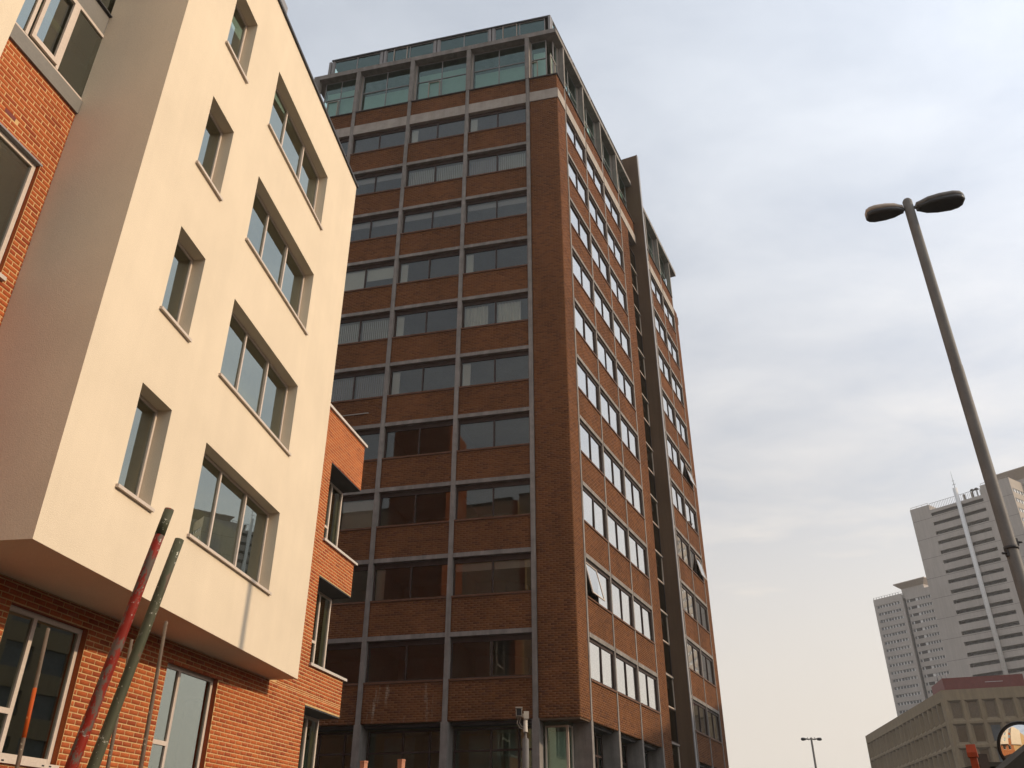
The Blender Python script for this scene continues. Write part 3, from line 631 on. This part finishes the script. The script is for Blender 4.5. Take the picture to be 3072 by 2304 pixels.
e3 = Matrix.Rotation(RR, 3, 'Z') @ Vector((13.28, -0.08, 0)); e4 = Matrix.Rotation(RR, 3, 'Z') @ Vector((13.28, 9.0, 0))
slab('roof_slab', [Vector((-14.25, -0.10, 0)), Vector((0.06, -0.10, 0)), e3, e4, Vector((-14.25, 11.5, 0))], 41.10, 41.42, 'concrete')
rs = MB().box(13.57, 24.4, -0.10, 9.0, 41.10, 41.42); fobj('roof_slab', rs, 'concrete', True)
Y2 = 0.35
def clere(right, x0, x1, n):
    wd = (x1 - x0) / n
    for i in range(n):
        a = x0 + i * wd; b = a + wd
        o = fobj('clerestory_window', frame_mesh(wd - 0.36, 1.58, [0.0] if wd > 2 else [], [], 0.05, 0.06), 'cop_metal', right, ((a + b) / 2, Y2, 41.43))
        for s_ in (0, 1): pane(o, -(wd - 0.36) / 2 + 0.05 if s_ == 0 else 0.03, -0.03 if s_ == 0 else (wd - 0.36) / 2 - 0.05, 0.05, 1.53, 0.03, 'glass_p', 0.3)
        if i % 2: obj('casement', MB().box(-1.0, -0.95, -0.03, 0.02, 0.1, 1.6).box(-0.2, -0.15, -0.03, 0.02, 0.1, 1.6).box(-0.95, -0.2, -0.029, 0.02, 1.55, 1.6).box(-0.95, -0.2, -0.029, 0.02, 0.1, 0.15), 'pale_concrete', o)
        fobj('mullion_panel', MB().box(a - 0.175, a - 0.03, Y2 - 0.03, Y2 + 0.1, 41.425, 43.01).box(a + 0.03, a + 0.175, Y2 - 0.03, Y2 + 0.1, 41.425, 43.01), 'cop_metal', right)
clere(False, -13.5, -0.42, 4); clere(True, 0.35, 12.9, 4)
ix = Vector((-0.62, Y2, 0)); c3 = Matrix.Rotation(RR, 3, 'Z') @ Vector((13.0, Y2 - 0.06, 0)); c4 = Matrix.Rotation(RR, 3, 'Z') @ Vector((13.0, 8.0, 0))
slab('top_roof', [Vector((-13.5, Y2 - 0.08, 0)), Vector((-0.28, Y2 - 0.08, 0)), c3, c4, Vector((-13.5, 10.5, 0))], 43.012, 43.10, 'dark_metal')
slab('clerestory_core', [Vector((-12.6, 2.4, 0)), Vector((-2.2, 2.4, 0)), Matrix.Rotation(RR, 3, 'Z') @ Vector((2.6, 2.4, 0)), Matrix.Rotation(RR, 3, 'Z') @ Vector((12.5, 2.4, 0)), c4 + Vector((-1, -1, 0)), Vector((-12.6, 9.5, 0))], 41.43, 43.0, 'blind')
fobj('wall_bar', MB().box(-10.5, -8.9, -0.05, -0.02, 18.72, 18.76), 'pale_concrete', False)

# ------------------------------------------------------------------ grey residential towers far right
def grey(name, loc, az, label): return thing(name, loc, az, label, 'tower', 'grey high-rise towers')
gt = thing('balcony_tower', (102.576, 205.859, 0), 142, 'grey concrete high-rise with dark balcony bands behind the street lamp', 'tower')
GP = 2.455; nb = 31
bands = [(5.05, 18.25, 78.06 - 0.86 - GP * k, 78.06 - GP * k) for k in range(nb)]
obj('wall', holed(0, 25.1, 0, 78.85, 0, 0.35, bands), 'grey_concrete', gt)
boxo('parapet_wall', 'grey_concrete', gt, 0, 5.05, -0.02, 12, 78.852, 80.35); boxo('parapet_wall', 'grey_concrete', gt, 18.25, 25.1, -0.02, 12, 78.852, 81.15)
for a, b, c, d in bands:
    boxo('balcony_recess', 'dark_void', gt, a, b, 1.7, 1.8, c - 0.9, d + 0.02)  # back wall coloured near-black for the shade inside the balcony
    boxo('balcony_floor', 'grey_concrete', gt, a, b, 0.36, 1.7, c - 1.1, c - 0.95)
    q = MB()
    for x in np.arange(a + 0.8, b, 1.65): q.box(x, x + 0.9, 1.62, 1.70, c - 0.8, d - 0.12)
    obj('balcony_window', q, 'pane_far', gt)
    q = MB(); [q.box(x, x + 0.035, 0.1, 0.14, c, c + 0.5) for x in np.arange(a + 0.1, b, 0.45)]; q.box(a, b, 0.1, 0.15, c + 0.5, c + 0.55); obj('balcony_rail', q, 'dark_metal', gt)
for k in range(nb): boxo('joint_line', 'dark_void', gt, 0, 25.1, -0.012, -0.002, 76.9 - GP * k - 0.03, 76.9 - GP * k + 0.03) if k % 2 == 0 else None
obj('duct', MB().tube([(12.65, -0.55, 30), (12.65, -0.55, 82.2)], 0.52, 16), 'white_paint', gt)
obj('aerial', MB().tube([(12.65, -0.4, 82), (12.65, -0.4, 86.8)], [0.07, 0.02], 6).box(12.2, 13.1, -0.43, -0.37, 83.2, 83.28).box(12.35, 12.95, -0.43, -0.37, 84.2, 84.27), 'dark_metal', gt)
rl = MB(); rl.box(5.1, 18.2, 0.2, 0.25, 80.55, 80.62)
for x in np.arange(5.2, 18.2, 0.42): rl.box(x, x + 0.05, 0.2, 0.25, 78.85, 80.55)
obj('roof_railing', rl, 'dark_metal', gt)
rl = MB()
for x0, x1, z in ((0.2, 4.9, 80.35), (18.5, 25, 81.15)):
    for x in np.arange(x0, x1, 1.5): rl.box(x, x + 0.06, 0.1, 0.16, z, z + 0.5)
    rl.box(x0, x1, 0.1, 0.16, z + 0.42, z + 0.5)
obj('roof_railing', rl, 'pale_concrete', gt)
for x in (13.7, 15.6, 17.9): boxo('roof_post', 'pale_concrete', gt, x, x + 0.4, 0.3, 0.8, 78.86, 80.4)
q = MB()
for x in (16.0, 17.0): q.tube([(x, 0.8, 78.86), (x, 0.8, 80.8)], 0.12, 8); q.loft([[(x + 0.6 * math.cos(t), 0.8 + 0.6 * math.sin(t), 80.8) for t in np.arange(0, 6.28, 0.785)], [(x + 0.3 * math.cos(t), 0.8 + 0.3 * math.sin(t), 81.2) for t in np.arange(0, 6.28, 0.785)]])
obj('roof_vent', q, 'dark_metal', gt)
rb = R(142 - 55)
ge = Matrix.Rotation(rb, 3, 'Z')
rbands = [(0.5, 17.5, 77.59 - GP * k, 78.56 - GP * k) for k in range(nb)]
obj('side_wall', holed(0.01, 18, 0, 81.1, 0, 0.3, rbands), 'lit_concrete', gt, loc=(25.1, 0, 0), rz=rb)
for a, b, c, d in rbands:
    q = MB().box(a, b, 0.12, 0.2, c, d); obj('window_band', q, 'white_paint', gt, loc=(25.1, 0, 0), rz=rb)
    q = MB(); [q.box(x, x + 0.75, 0.10, 0.118, c + 0.1, d - 0.1) for x in np.arange(a + 0.2, b - 0.8, 1.25)]; obj('window_row', q, 'pane_far', gt, loc=(25.1, 0, 0), rz=rb)
boxo('roof', 'dark_metal', gt, 0.2, 24.9, 0.4, 12, 78.5, 78.8); boxo('rear_wall', 'grey_concrete', gt, 0.0, 26, 12.0, 17.5, 0, 78.8); boxo('left_side_wall', 'grey_concrete', gt, 0.0, 0.3, 0.36, 12, 0, 78.8)
def hat(parent, x0, x1, y0, y1, z0, z1, ov):
    boxo('plant_room', 'grey_concrete', parent, x0, x1, y0, y1, z0 - 6, z0)
    q = MB(); q.loft([[(x0, y0, z0), (x1, y0, z0), (x1, y1, z0), (x0, y1, z0)], [(x0 - ov, y0 - ov, z1), (x1 + ov, y0 - ov, z1), (x1 + ov, y1 + ov, z1), (x0 - ov, y1 + ov, z1)], [(x0 - ov, y0 - ov, z1 + 0.25), (x1 + ov, y0 - ov, z1 + 0.25), (x1 + ov, y1 + ov, z1 + 0.25), (x0 - ov, y1 + ov, z1 + 0.25)]], smooth=False)
    obj('flared_roof', q, 'lamp_hood', parent)
hat(gt, 20, 26.2, 6.5, 14, 82.2, 84.2, 1.8)
# rear tower
ht_ = thing('slab_tower', (114.206, 266.565, 0), 145, 'grey concrete high-rise with rows of small windows, left of and behind the balcony tower', 'tower')
HP = 2.21; hr = 30
def hrow(k): return (70.45 - HP * k, 71.30 - HP * k)
hh = [(0.85, 9.0, *hrow(k)) for k in range(hr)]
obj('wall', holed(0, 9.85, 0, 73.4, 0, 0.3, hh), 'grey_concrete', ht_)
hh2 = [(10.6, 20.5, *hrow(k)) for k in range(hr)]
obj('wall', holed(9.851, 25, 0, 73.6, 0.9, 1.2, hh2), 'grey_concrete', ht_)
for k in range(hr):
    c, d = hrow(k)
    q = MB()
    for x in np.arange(0.95, 8.8, 1.0): q.box(x, x + 0.58 + 0.2 * (random.random() > 0.75), 0.14, 0.18, c + 0.06, d - 0.06)
    o = obj('window_row', q, 'pane_far', ht_); obj('window_surround', MB().box(0.85, 9.0, 0.19, 0.29, c, d), 'white_paint', o)
    boxo('balcony_shade_panel', 'dark_void', ht_, 11.55, 13.35, 1.0, 1.1, c - 0.05, d + 0.05)  # dark panel stands in for the shade of a balcony
    q = MB(); [q.box(x, x + 0.55, 1.02, 1.07, c + 0.06, d - 0.06) for x in (10.62, 14.2, 15.1, 15.95, 16.8, 17.65, 18.5, 19.4)]
    o = obj('window_row', q, 'pane_far', ht_); obj('window_surround', MB().box(10.6, 11.5, 1.08, 1.19, c, d).box(13.4, 20.5, 1.08, 1.19, c, d), 'white_paint', o)
boxo('groove_shade_strip', 'dark_void', ht_, 9.86, 10.35, 0.885, 0.899, 0, 72)  # flat dark strip stands in for the shade beside the step
boxo('body', 'grey_concrete', ht_, 0.0, 25, 1.3, 14, 0, 73.2)
rl = MB(); rl.box(0.1, 9.7, 0.1, 0.16, 73.95, 74.0); [rl.box(x, x + 0.12, 0.1, 0.18, 73.4, 74.0) for x in np.arange(0.2, 9.7, 0.95)]; obj('roof_railing', rl, 'dark_metal', ht_)
hat(ht_, 9.4, 16.8, 1.3, 8, 74.9, 76.3, 1.5)

# ------------------------------------------------------------------ buff concrete office block with egg-crate windows
K = 1.3636
cb = thing('office_block', (47.917 * K, 99.015 * K, 0), 109.5, 'buff concrete office block with deep egg-crate window grid and red roof cladding', 'building')
zc_ = lambda z: 1.6 + (z - 1.6) * K
ztop = zc_(18.2); rowt = [zc_(17.2 - 2.42 * k) for k in range(7)]; rh = 2.42 * K; RL = R(109.5 - 188.6)
def coffer(wd, ht, ins, splay_b):
    q = MB(); d = 0.55
    o = [(0, 0, 0), (wd, 0, 0), (wd, 0, ht), (0, 0, ht)]
    i_ = [(ins, d, splay_b), (wd - ins * 0.55, d, splay_b), (wd - ins * 0.55, d, ht - ins * 0.55), (ins, d, ht - ins * 0.55)]
    for a in range(4): b = (a + 1) % 4; q.quad(o[a], o[b], i_[b], i_[a], 0)
    return q, i_
def egg(x0, n, wd, rz, rib, glazed, ins, sp):
    oht = rh - rib
    q, i_ = coffer(wd - rib, oht, ins, sp); me = q.mesh('window_surround'); me.materials.append(M['buff_concrete'])
    pm = MB(); pm.quad(*i_); pme = pm.mesh('pane'); pme.materials.append(M['glass_far' if glazed else 'buff_concrete']); dme = pm.mesh('pane'); dme.materials.append(M['pane_far']); vme = pm.mesh('pane'); vme.materials.append(M['dark_void'])
    bme = MB().box(i_[0][0], i_[1][0], 0.60, 0.63, i_[0][2], i_[2][2]).mesh('blind'); bme.materials.append(M['blind_tan'])
    for r_ in range(6):
        for i in range(n):
            xx = x0 + i * wd + rib / 2; loc = Matrix.Rotation(rz, 3, 'Z') @ Vector((xx, 0, rowt[r_] - rh + rib / 2))
            o = obj('window', me, None, cb, loc=loc, rz=rz)
            if glazed:
                dark = (r_, i) in ((1, 2), (2, 2))
                obj('pane', pme if not dark else dme, None, o)
                if not dark: obj('blind', bme, None, o)
            else: obj('pane', vme, None, o)
M['blind_tan'] = plain('tan_blind', (0.24, 0.17, 0.105), 0.85)
bw = 1.72 * K
egg(0.55 * 1 - 0.35 + 0.0, 8, bw, 0, 0.34, True, 0.50, 0.48)
egg(-40.2 * K + 0.2, 20, 1.95 * K, RL, 0.30, False, 0.42, 0.5)
def grid(x0, n, wd, rz, rib, xa, xb):
    hs = [(x0 + i * wd + rib / 2, x0 + (i + 1) * wd - rib / 2, rowt[r_] - rh + rib / 2, rowt[r_] - rib / 2) for r_ in range(6) for i in range(n)]
    obj('frame_wall', holed(xa, xb, 0.0, ztop, 0.001, 0.12, hs), 'buff_concrete', cb, rz=rz)
grid(0.2, 8, bw, 0, 0.34, -0.02, 22); grid(-40.2 * K + 0.2, 20, 1.95 * K, RL, 0.30, -40.3 * K, -0.02)
def slab2(name, pts, z0, z1, mat, par): q = MB(); q.loft([[(p[0], p[1], z0) for p in pts], [(p[0], p[1], z1) for p in pts]], smooth=False); return obj(name, q, mat, par)
v1 = Matrix.Rotation(RL, 3, 'Z') @ Vector((-40.2 * K, 0.75, 0)); v0 = Vector((0.75, 0.75, 0))
slab2('body', [(v0.x, v0.y), (21.9, 0.75), (21.9, v1.y), (v1.x, v1.y)], 0.05, ztop - 0.3, 'buff_concrete', cb)
slab2('parapet', [(0.02, 0.13), (22, 0.13), (22, v1.y), (v1.x - 0.5, v1.y)], ztop - 0.29, ztop - 0.01, 'buff_concrete', cb)
v2 = Matrix.Rotation(RL, 3, 'Z') @ Vector((-7.0, 0.9, 0))
slab2('roof_cladding', [(0.55, 0.5), (11.6, 0.5), (11.6, v2.y + 1), (v2.x, v2.y + 1)], ztop, zc_(19.5), 'red_metal', cb)
q = MB(); [q.box(x, x + 0.06, 0.44, 0.499, ztop, zc_(19.5)) for x in np.arange(0.9, 11.5, 0.62)]; obj('cladding_seam', q, 'red_metal', cb)
q = MB(); [q.tube([(x, 3.0, zc_(19.5)), (x, 3.0, zc_(19.5) + 1.2)], 0.09, 8) for x in (0.2, 0.8, 1.5)]; obj('flue', q, 'cop_metal', cb)
boxo('handrail', 'white_paint', cb, 6.3, 8.7, 0.38, 0.43, zc_(18.85), zc_(18.85) + 0.05)

# ------------------------------------------------------------------ office block outside the frame on the right (its shadow reaches the tower)
sb = thing('street_block', (50, 22, 0), 180, 'office block across the road, outside the picture on the right', 'building')
sb.location = (50, 62, 0)
q = holed(0, 32, 0, 28.5, 0, 0.3, [(1 + i * 3.5, 3.6 + i * 3.5, 1.2 + 3.6 * j, 3.2 + 3.6 * j) for i in range(8) for j in range(7)]); obj('wall', q, 'buff_concrete', sb)
boxo('window_glass', 'pane_far', sb, 0.2, 31.8, 0.31, 0.4, 0.5, 28); boxo('body', 'buff_concrete', sb, 0.2, 31.8, 0.45, 16, 0, 28.4)

def off_block(name, loc, az, L, Hh, dep, mat, label):
    t = thing(name, loc, az, label, 'building')
    n = int(L / 3.4); f = int(Hh / 3.2)
    obj('wall', holed(0, L, 0, Hh, 0, 0.3, [(0.9 + i * 3.4, 2.5 + i * 3.4, 1.0 + 3.2 * j, 2.7 + 3.2 * j) for i in range(n) for j in range(f)]), mat, t)
    boxo('window_glass', 'pane_far', t, 0.2, L - 0.2, 0.31, 0.4, 0.4, Hh - 0.3); boxo('body', mat, t, 0.01, L - 0.01, 0.45, dep, 0, Hh - 0.1); boxo('parapet', 'stone', t, -0.05, L + 0.05, -0.08, dep, Hh + 0.002, Hh + 0.15)
off_block('added_terrace', (30, 21, 0), 180, 70, 10.0, 14, 'brown_mortar', 'unseen low brown terrace on the right, added to block low sky light')  # added out of view to block low sky and lower the fill
off_block('added_rear_block', (34, -26, 0), 270, 74, 15.0, 14, 'red_metal', 'unseen dark red building added behind the viewer to cut fill light')  # added behind the camera to darken the shaded faces
# ------------------------------------------------------------------ street lamps
def lamp_head(parent, d, L, tilt, z, w_=0.17, mats=('lamp_hood', 'lamp_bowl')):
    """lantern lofted along its arm: hood above, bowl below"""
    d = Vector((d[0], d[1], 0)).normalized(); s = Vector((-d.y, d.x, 0)); up = Vector((0, 0, 1)); ax = (d * math.cos(tilt) + up * math.sin(tilt)); nn = s.cross(ax) * -1
    if nn.z < 0: nn = -nn
    prof = [(0.14, 0.30), (0.2, 0.42), (0.34, 0.78), (0.55, 0.98), (0.8, 1.0), (0.93, 0.82), (1.0, 0.50)]
    def half(sgn, hscale, k0=0.0):
        rings = []
        for t, wv in prof:
            c = Vector((0, 0, z)) + ax * (t * L); wd = w_ * wv; hg = hscale * (0.55 + 0.45 * wv); r_ = []
            for k in range(9):
                an = math.pi * k / 8; r_.append(c + s * (wd * math.copysign(abs(math.cos(an)) ** 0.55, math.cos(an))) + nn * (sgn * (hg * min(1, 1.5 * math.sin(an)) + 0.004)))
            rings.append(r_ if sgn > 0 else r_[::-1])
        return MB().loft(rings)
    obj('hood', half(1, 0.13), mats[0], parent); obj('bowl', half(-1, 0.10), mats[1], parent)
    obj('bracket', MB().tube([Vector((0, 0, z)) + ax * 0.05, Vector((0, 0, z)) + ax * (0.2 * L)], 0.04, 10), 'lamp_grey', parent)
lm = thing('street_lamp', (9.0, 14.73, 0), 90, 'tall twin-headed street lamp column standing close on the right', 'street lamp')
obj('column', MB().tube([(0, 0, 0), (0, 0, 1.6), (0, 0, 1.62), (0, 0, 10.3), (0, 0, 10.32), (0, 0, 14.68), (0, 0, 14.73)], [0.14, 0.14, 0.115, 0.112, 0.106, 0.102, 0.075], 24), 'lamp_grey', lm)
lamp_head(lm, (1.0, -0.19), 1.16, R(4), 14.48, 0.25, ('lamp_grey', 'lamp_bowl')); lamp_head(lm, (-1.0, 0.22), 0.93, R(-2.5), 14.48, 0.20)
q = MB().tube([(0, 0, 6.48), (0, 0, 6.54)], 0.124, 20).tube([(0.1, -0.02, 6.61), (0.20, -0.05, 6.61)], 0.022, 8).tube([(-0.1, -0.02, 6.41), (-0.20, -0.02, 6.41)], 0.022, 8).box(0.09, 0.13, -0.06, 0.02, 6.54, 6.68).box(-0.13, -0.09, -0.06, 0.02, 6.35, 6.48)
obj('bracket_band', q, 'dark_metal', lm)
l2 = thing('street_lamp', (26.586, 80.9, 0), 90, 'small distant twin-headed street lamp against the pale sky', 'street lamp')
obj('column', MB().tube([(0, 0, 0), (0, 0, 11.15)], [0.14, 0.085], 12), 'lamp_grey', l2)
for sgn in (1, -1):
    obj('arm', MB().tube([(0, 0, 11.05), (sgn * 0.25, 0, 11.0), (sgn * 0.55, 0, 11.06)], [0.05, 0.06, 0.06], 8), 'lamp_grey', l2)
    q = MB(); c = (sgn * 0.74, 0, 11.02); rg = []
    for t, r_ in ((-0.26, 0.05), (-0.18, 0.11), (0, 0.135), (0.12, 0.12), (0.19, 0.03)): rg.append([(c[0] + sgn * t, c[1] + r_ * math.cos(a), c[2] + r_ * math.sin(a)) for a in np.arange(0, 6.28, 0.628)])
    obj('lantern', q.loft(rg), 'lamp_bowl', l2)
    obj('photocell', MB().tube([(sgn * 0.32, 0, 11.05), (sgn * 0.32, 0, 11.17)], 0.03, 8), 'lamp_grey', l2)

# ------------------------------------------------------------------ CCTV mast
cc = thing('cctv_mast', (0.385, 25.95, 0), 90, 'slim pole with a CCTV camera on top, before the tower ground floor', 'camera pole')
obj('pole', MB().tube([(0, 0, 0), (0, 0, 4.62), (0, 0, 4.66), (0, 0, 4.83)], [0.10, 0.095, 0.04, 0.035], 14), 'lamp_grey', cc)
obj('post', MB().tube([(0, 0, 4.80), (0, 0, 4.83), (0, 0, 5.16)], [0.085, 0.065, 0.06], 14), 'cctv_white', cc)
obj('bracket', MB().box(-0.045, 0.10, -0.08, 0.09, 5.16, 5.36).box(-0.08, -0.046, -0.05, 0.05, 5.2, 5.3), 'cctv_white', cc)
q = MB().box(-0.27, -0.10, -0.28, 0.22, 5.20, 5.42); q.box(-0.285, -0.085, -0.34, 0.24, 5.42, 5.44); obj('camera_housing', q, 'cctv_white', cc)
obj('lens_window', MB().box(-0.255, -0.115, -0.295, -0.281, 5.22, 5.40), 'black', cc)
q = MB().tube([(-0.2, 0.0, 5.2), (-0.24, 0, 5.05), (-0.17, 0, 4.93), (-0.06, 0, 4.88)], 0.012, 6); q.tube([(-0.14, 0.0, 5.2), (-0.17, 0, 5.06), (-0.12, 0, 4.97), (-0.06, 0, 4.93)], 0.012, 6); obj('cable', q, 'cctv_white', cc)

for o_ in bpy.data.objects:
    if o_.parent in (gt, ht_) and o_.name.split('.')[0] in ('window_row', 'balcony_window', 'balcony_rail', 'roof_railing'): o_['kind'] = 'stuff'
# ------------------------------------------------------------------ leaning poles in the foreground
def pole(name, top, foot, r, mat, label, band=None, taper=1.0):
    t = Vector(top); f = Vector(foot); d = t - f; L = d.length
    o = bpy.data.objects.new(name, None); COL.objects.link(o); o.location = f; o.rotation_euler = d.to_track_quat('Z', 'Y').to_euler()
    tag(o, label, 'pole', 'poles leaning in front of the brick wall')
    q = MB(); n = 20; zs = np.linspace(0, L, 12); rings = []
    for z in zs:
        rz_ = r * (taper + (1 - taper) * z / L) * (1 + random.gauss(0, 0.006)); rings.append([(rz_ * math.cos(2 * math.pi * k / n), rz_ * math.sin(2 * math.pi * k / n), z) for k in range(n)])
    rings += [[(r * 0.86 * math.cos(2 * math.pi * k / n), r * 0.86 * math.sin(2 * math.pi * k / n), L) for k in range(n)], [(r * 0.86 * math.cos(2 * math.pi * k / n), r * 0.86 * math.sin(2 * math.pi * k / n), L - 0.25) for k in range(n)]]
    obj('tube', q.loft(rings), mat, o).data.polygons.foreach_set('use_smooth', [k < 20 * 11 for k in range(len(q.f))])
    if band: 
        for z0, z1, bm in band: obj('painted_band', MB().tube([(0, 0, z0 * L), (0, 0, z1 * L)], [r * 1.03 * (taper + (1 - taper) * z0), r * 1.03 * (taper + (1 - taper) * z1)], 20), bm, o)
    return o
pole('red_pole', (-1.743, 4.059, 3.157), (-2.095, 3.746, 0.0), 0.023, 'red_pole', 'thick steel pole with peeling red paint, tallest of the leaning poles', [(0.955, 0.998, 'green_pole')], taper=1.4)
pole('green_pole', (-1.731, 4.231, 3.056), (-2.090, 3.874, 0.0), 0.0235, 'green_pole', 'thick scuffed grey-green pole leaning right beside the red pole', taper=1.3)
pole('thin_pole', (-2.372, 5.853, 3.029), (-2.081, 5.306, 0.0), 0.0115, 'rust_pole', 'thin rusty rod right of the thick green pole', taper=1.6)
pole('thin_pole', (-2.699, 6.119, 2.966), (-2.287, 5.365, 0.0), 0.0105, 'rust_pole', 'thin rusty rod mostly hidden behind the thick green pole', taper=1.6)
pole('thin_pole', (-3.181, 5.876, 2.989), (-2.715, 5.234, 0.0), 0.0115, 'rust_pole', 'thin rod with an orange painted length in front of the left window', [(0.76, 0.864, 'orange_pole')], taper=1.6)

# ------------------------------------------------------------------ bits along the bottom edge
for x, y, z, wd, lb_ in ((-2.80, 17.45, 3.25, 0.10, 'left of two timber post tops in front of the tower ground floor'), (-2.09, 17.43, 3.275, 0.10, 'right of two timber post tops in front of the tower ground floor')):
    t = thing('timber_post', (x, y, 0), 122, lb_, 'post', 'timber posts before the tower')
    obj('shaft', MB().box(-wd / 2, wd / 2, -wd / 2, wd / 2, 0, z - 0.03), 'timber', t); obj('cap', MB().box(-wd / 2 - 0.006, wd / 2 + 0.006, -wd / 2 - 0.006, wd / 2 + 0.006, z - 0.03, z), 'timber', t)
mr = thing('traffic_mirror', (6.50, 11.60, 0), 90, 'round convex traffic mirror cut by the lower right corner', 'mirror')
mc = Vector((0, 0, 2.847)); fd = Vector((-0.62, -0.76, -0.06)).normalized(); sx = fd.cross(Vector((0, 0, 1))).normalized(); sy = sx.cross(fd)
RM = 0.30; rings = []
for i in range(9):
    a = i / 8; rr = RM * (1 - a) if i < 8 else 0.002; hgt = 0.085 * (1 - (rr / RM) ** 2)
    rings.append([mc + sx * (rr * math.cos(t)) + sy * (rr * math.sin(t)) + fd * hgt for t in np.linspace(0, 2 * math.pi, 40, endpoint=False)])
obj('mirror_face', MB().loft(rings, cap=True), 'mirror', mr)
rings = []
for rr, h in ((RM - 0.004, 0.004), (RM + 0.012, 0.012), (RM + 0.018, -0.01), (RM - 0.01, -0.03)): rings.append([mc + sx * (rr * math.cos(t)) + sy * (rr * math.sin(t)) + fd * h for t in np.linspace(0, 2 * math.pi, 40, endpoint=False)])
obj('rim', MB().loft(rings), 'black', mr)
obj('pole', MB().tube([(0.06, 0.08, 0), (0.06, 0.08, 3.1)], 0.035, 12), 'lamp_grey', mr)
rp_ = thing('red_post', (6.545, 13.05, 0), 120, 'orange-red painted post with a hooded cap beside the round mirror', 'post')
obj('shaft', MB().box(-0.045, 0.045, -0.045, 0.045, 0, 2.88), 'orange_red', rp_)
q = MB(); q.loft([[(-0.065, -0.065, 2.88), (0.065, -0.065, 2.88), (0.065, 0.065, 2.88), (-0.065, 0.065, 2.88)], [(-0.065, -0.065, 2.94), (0.065, -0.065, 2.94), (0.065, 0.065, 2.94), (-0.065, 0.065, 2.94)], [(-0.06, -0.01, 3.05), (0.06, -0.01, 3.05), (0.06, 0.01, 3.05), (-0.06, 0.01, 3.05)]], smooth=False); obj('hooded_cap', q, 'orange_red', rp_)
hd = thing('site_hut', (7.88, 15.3, 0), 92, 'dark low hut roof just showing below the buff office block', 'hut')
obj('wall', MB().box(0, 3.2, 0, 2.2, 0, 2.95), 'dark_board', hd); obj('roof', MB().box(-0.03, 3.3, -0.1, 2.3, 2.952, 3.02), 'tarp', hd); obj('door', MB().box(0.3, 1.2, -0.03, -0.002, 0.05, 2.1), 'sill_metal', hd)
bd = thing('timber_board', (7.77, 15.2, 0), 92, 'upright dark brown board behind the orange-red post', 'board')
obj('board', MB().box(-0.075, 0.075, -0.03, 0.0, 0, 3.14), 'dark_board', bd); obj('batten', MB().box(-0.075, 0.075, -0.05, -0.031, 2.5, 2.58), 'dark_board', bd)
tp = thing('covered_load', (5.87, 10.9, 0), 95, 'dark sloping tarpaulin edge covering the lower part of the round mirror', 'tarpaulin')
q = MB(); pr = [(0.0, 2.60), (0.19, 2.725), (0.55, 2.95), (0.55, 0.9), (-0.9, 0.9), (-0.9, 2.05)]
q.loft([[(x, 0.0, z) for x, z in pr], [(x, 0.35, z) for x, z in pr]], smooth=False); obj('sheet', q, 'tarp', tp)
obj('frame', MB().box(-0.9, -0.82, 0.05, 0.13, 0, 0.9).box(0.45, 0.53, 0.05, 0.13, 0, 0.9).box(-0.9, -0.82, 0.22, 0.30, 0, 0.9).box(0.45, 0.53, 0.22, 0.30, 0, 0.9), 'rust_pole', tp)

# ------------------------------------------------------------------ the hazy air between here and the far towers
hz = bpy.data.materials.new('haze'); hz.use_nodes = True; nt = hz.node_tree; nt.nodes.clear()
ho = nt.nodes.new('ShaderNodeOutputMaterial'); pv = nt.nodes.new('ShaderNodeVolumePrincipled'); pv.inputs['Color'].default_value = (0.93, 0.90, 0.87, 1); pv.inputs['Density'].default_value = 0.00045
pv.inputs['Anisotropy'].default_value = 0.2
nt.links.new(pv.outputs[0], ho.inputs['Volume']); M['haze'] = hz
h = obj('haze', MB().box(-710, 710, -710, 710, -1.0, 90.0), 'haze'); h['kind'] = 'stuff'; h['label'] = 'thin pale haze filling the air over the street'; h['category'] = 'haze'
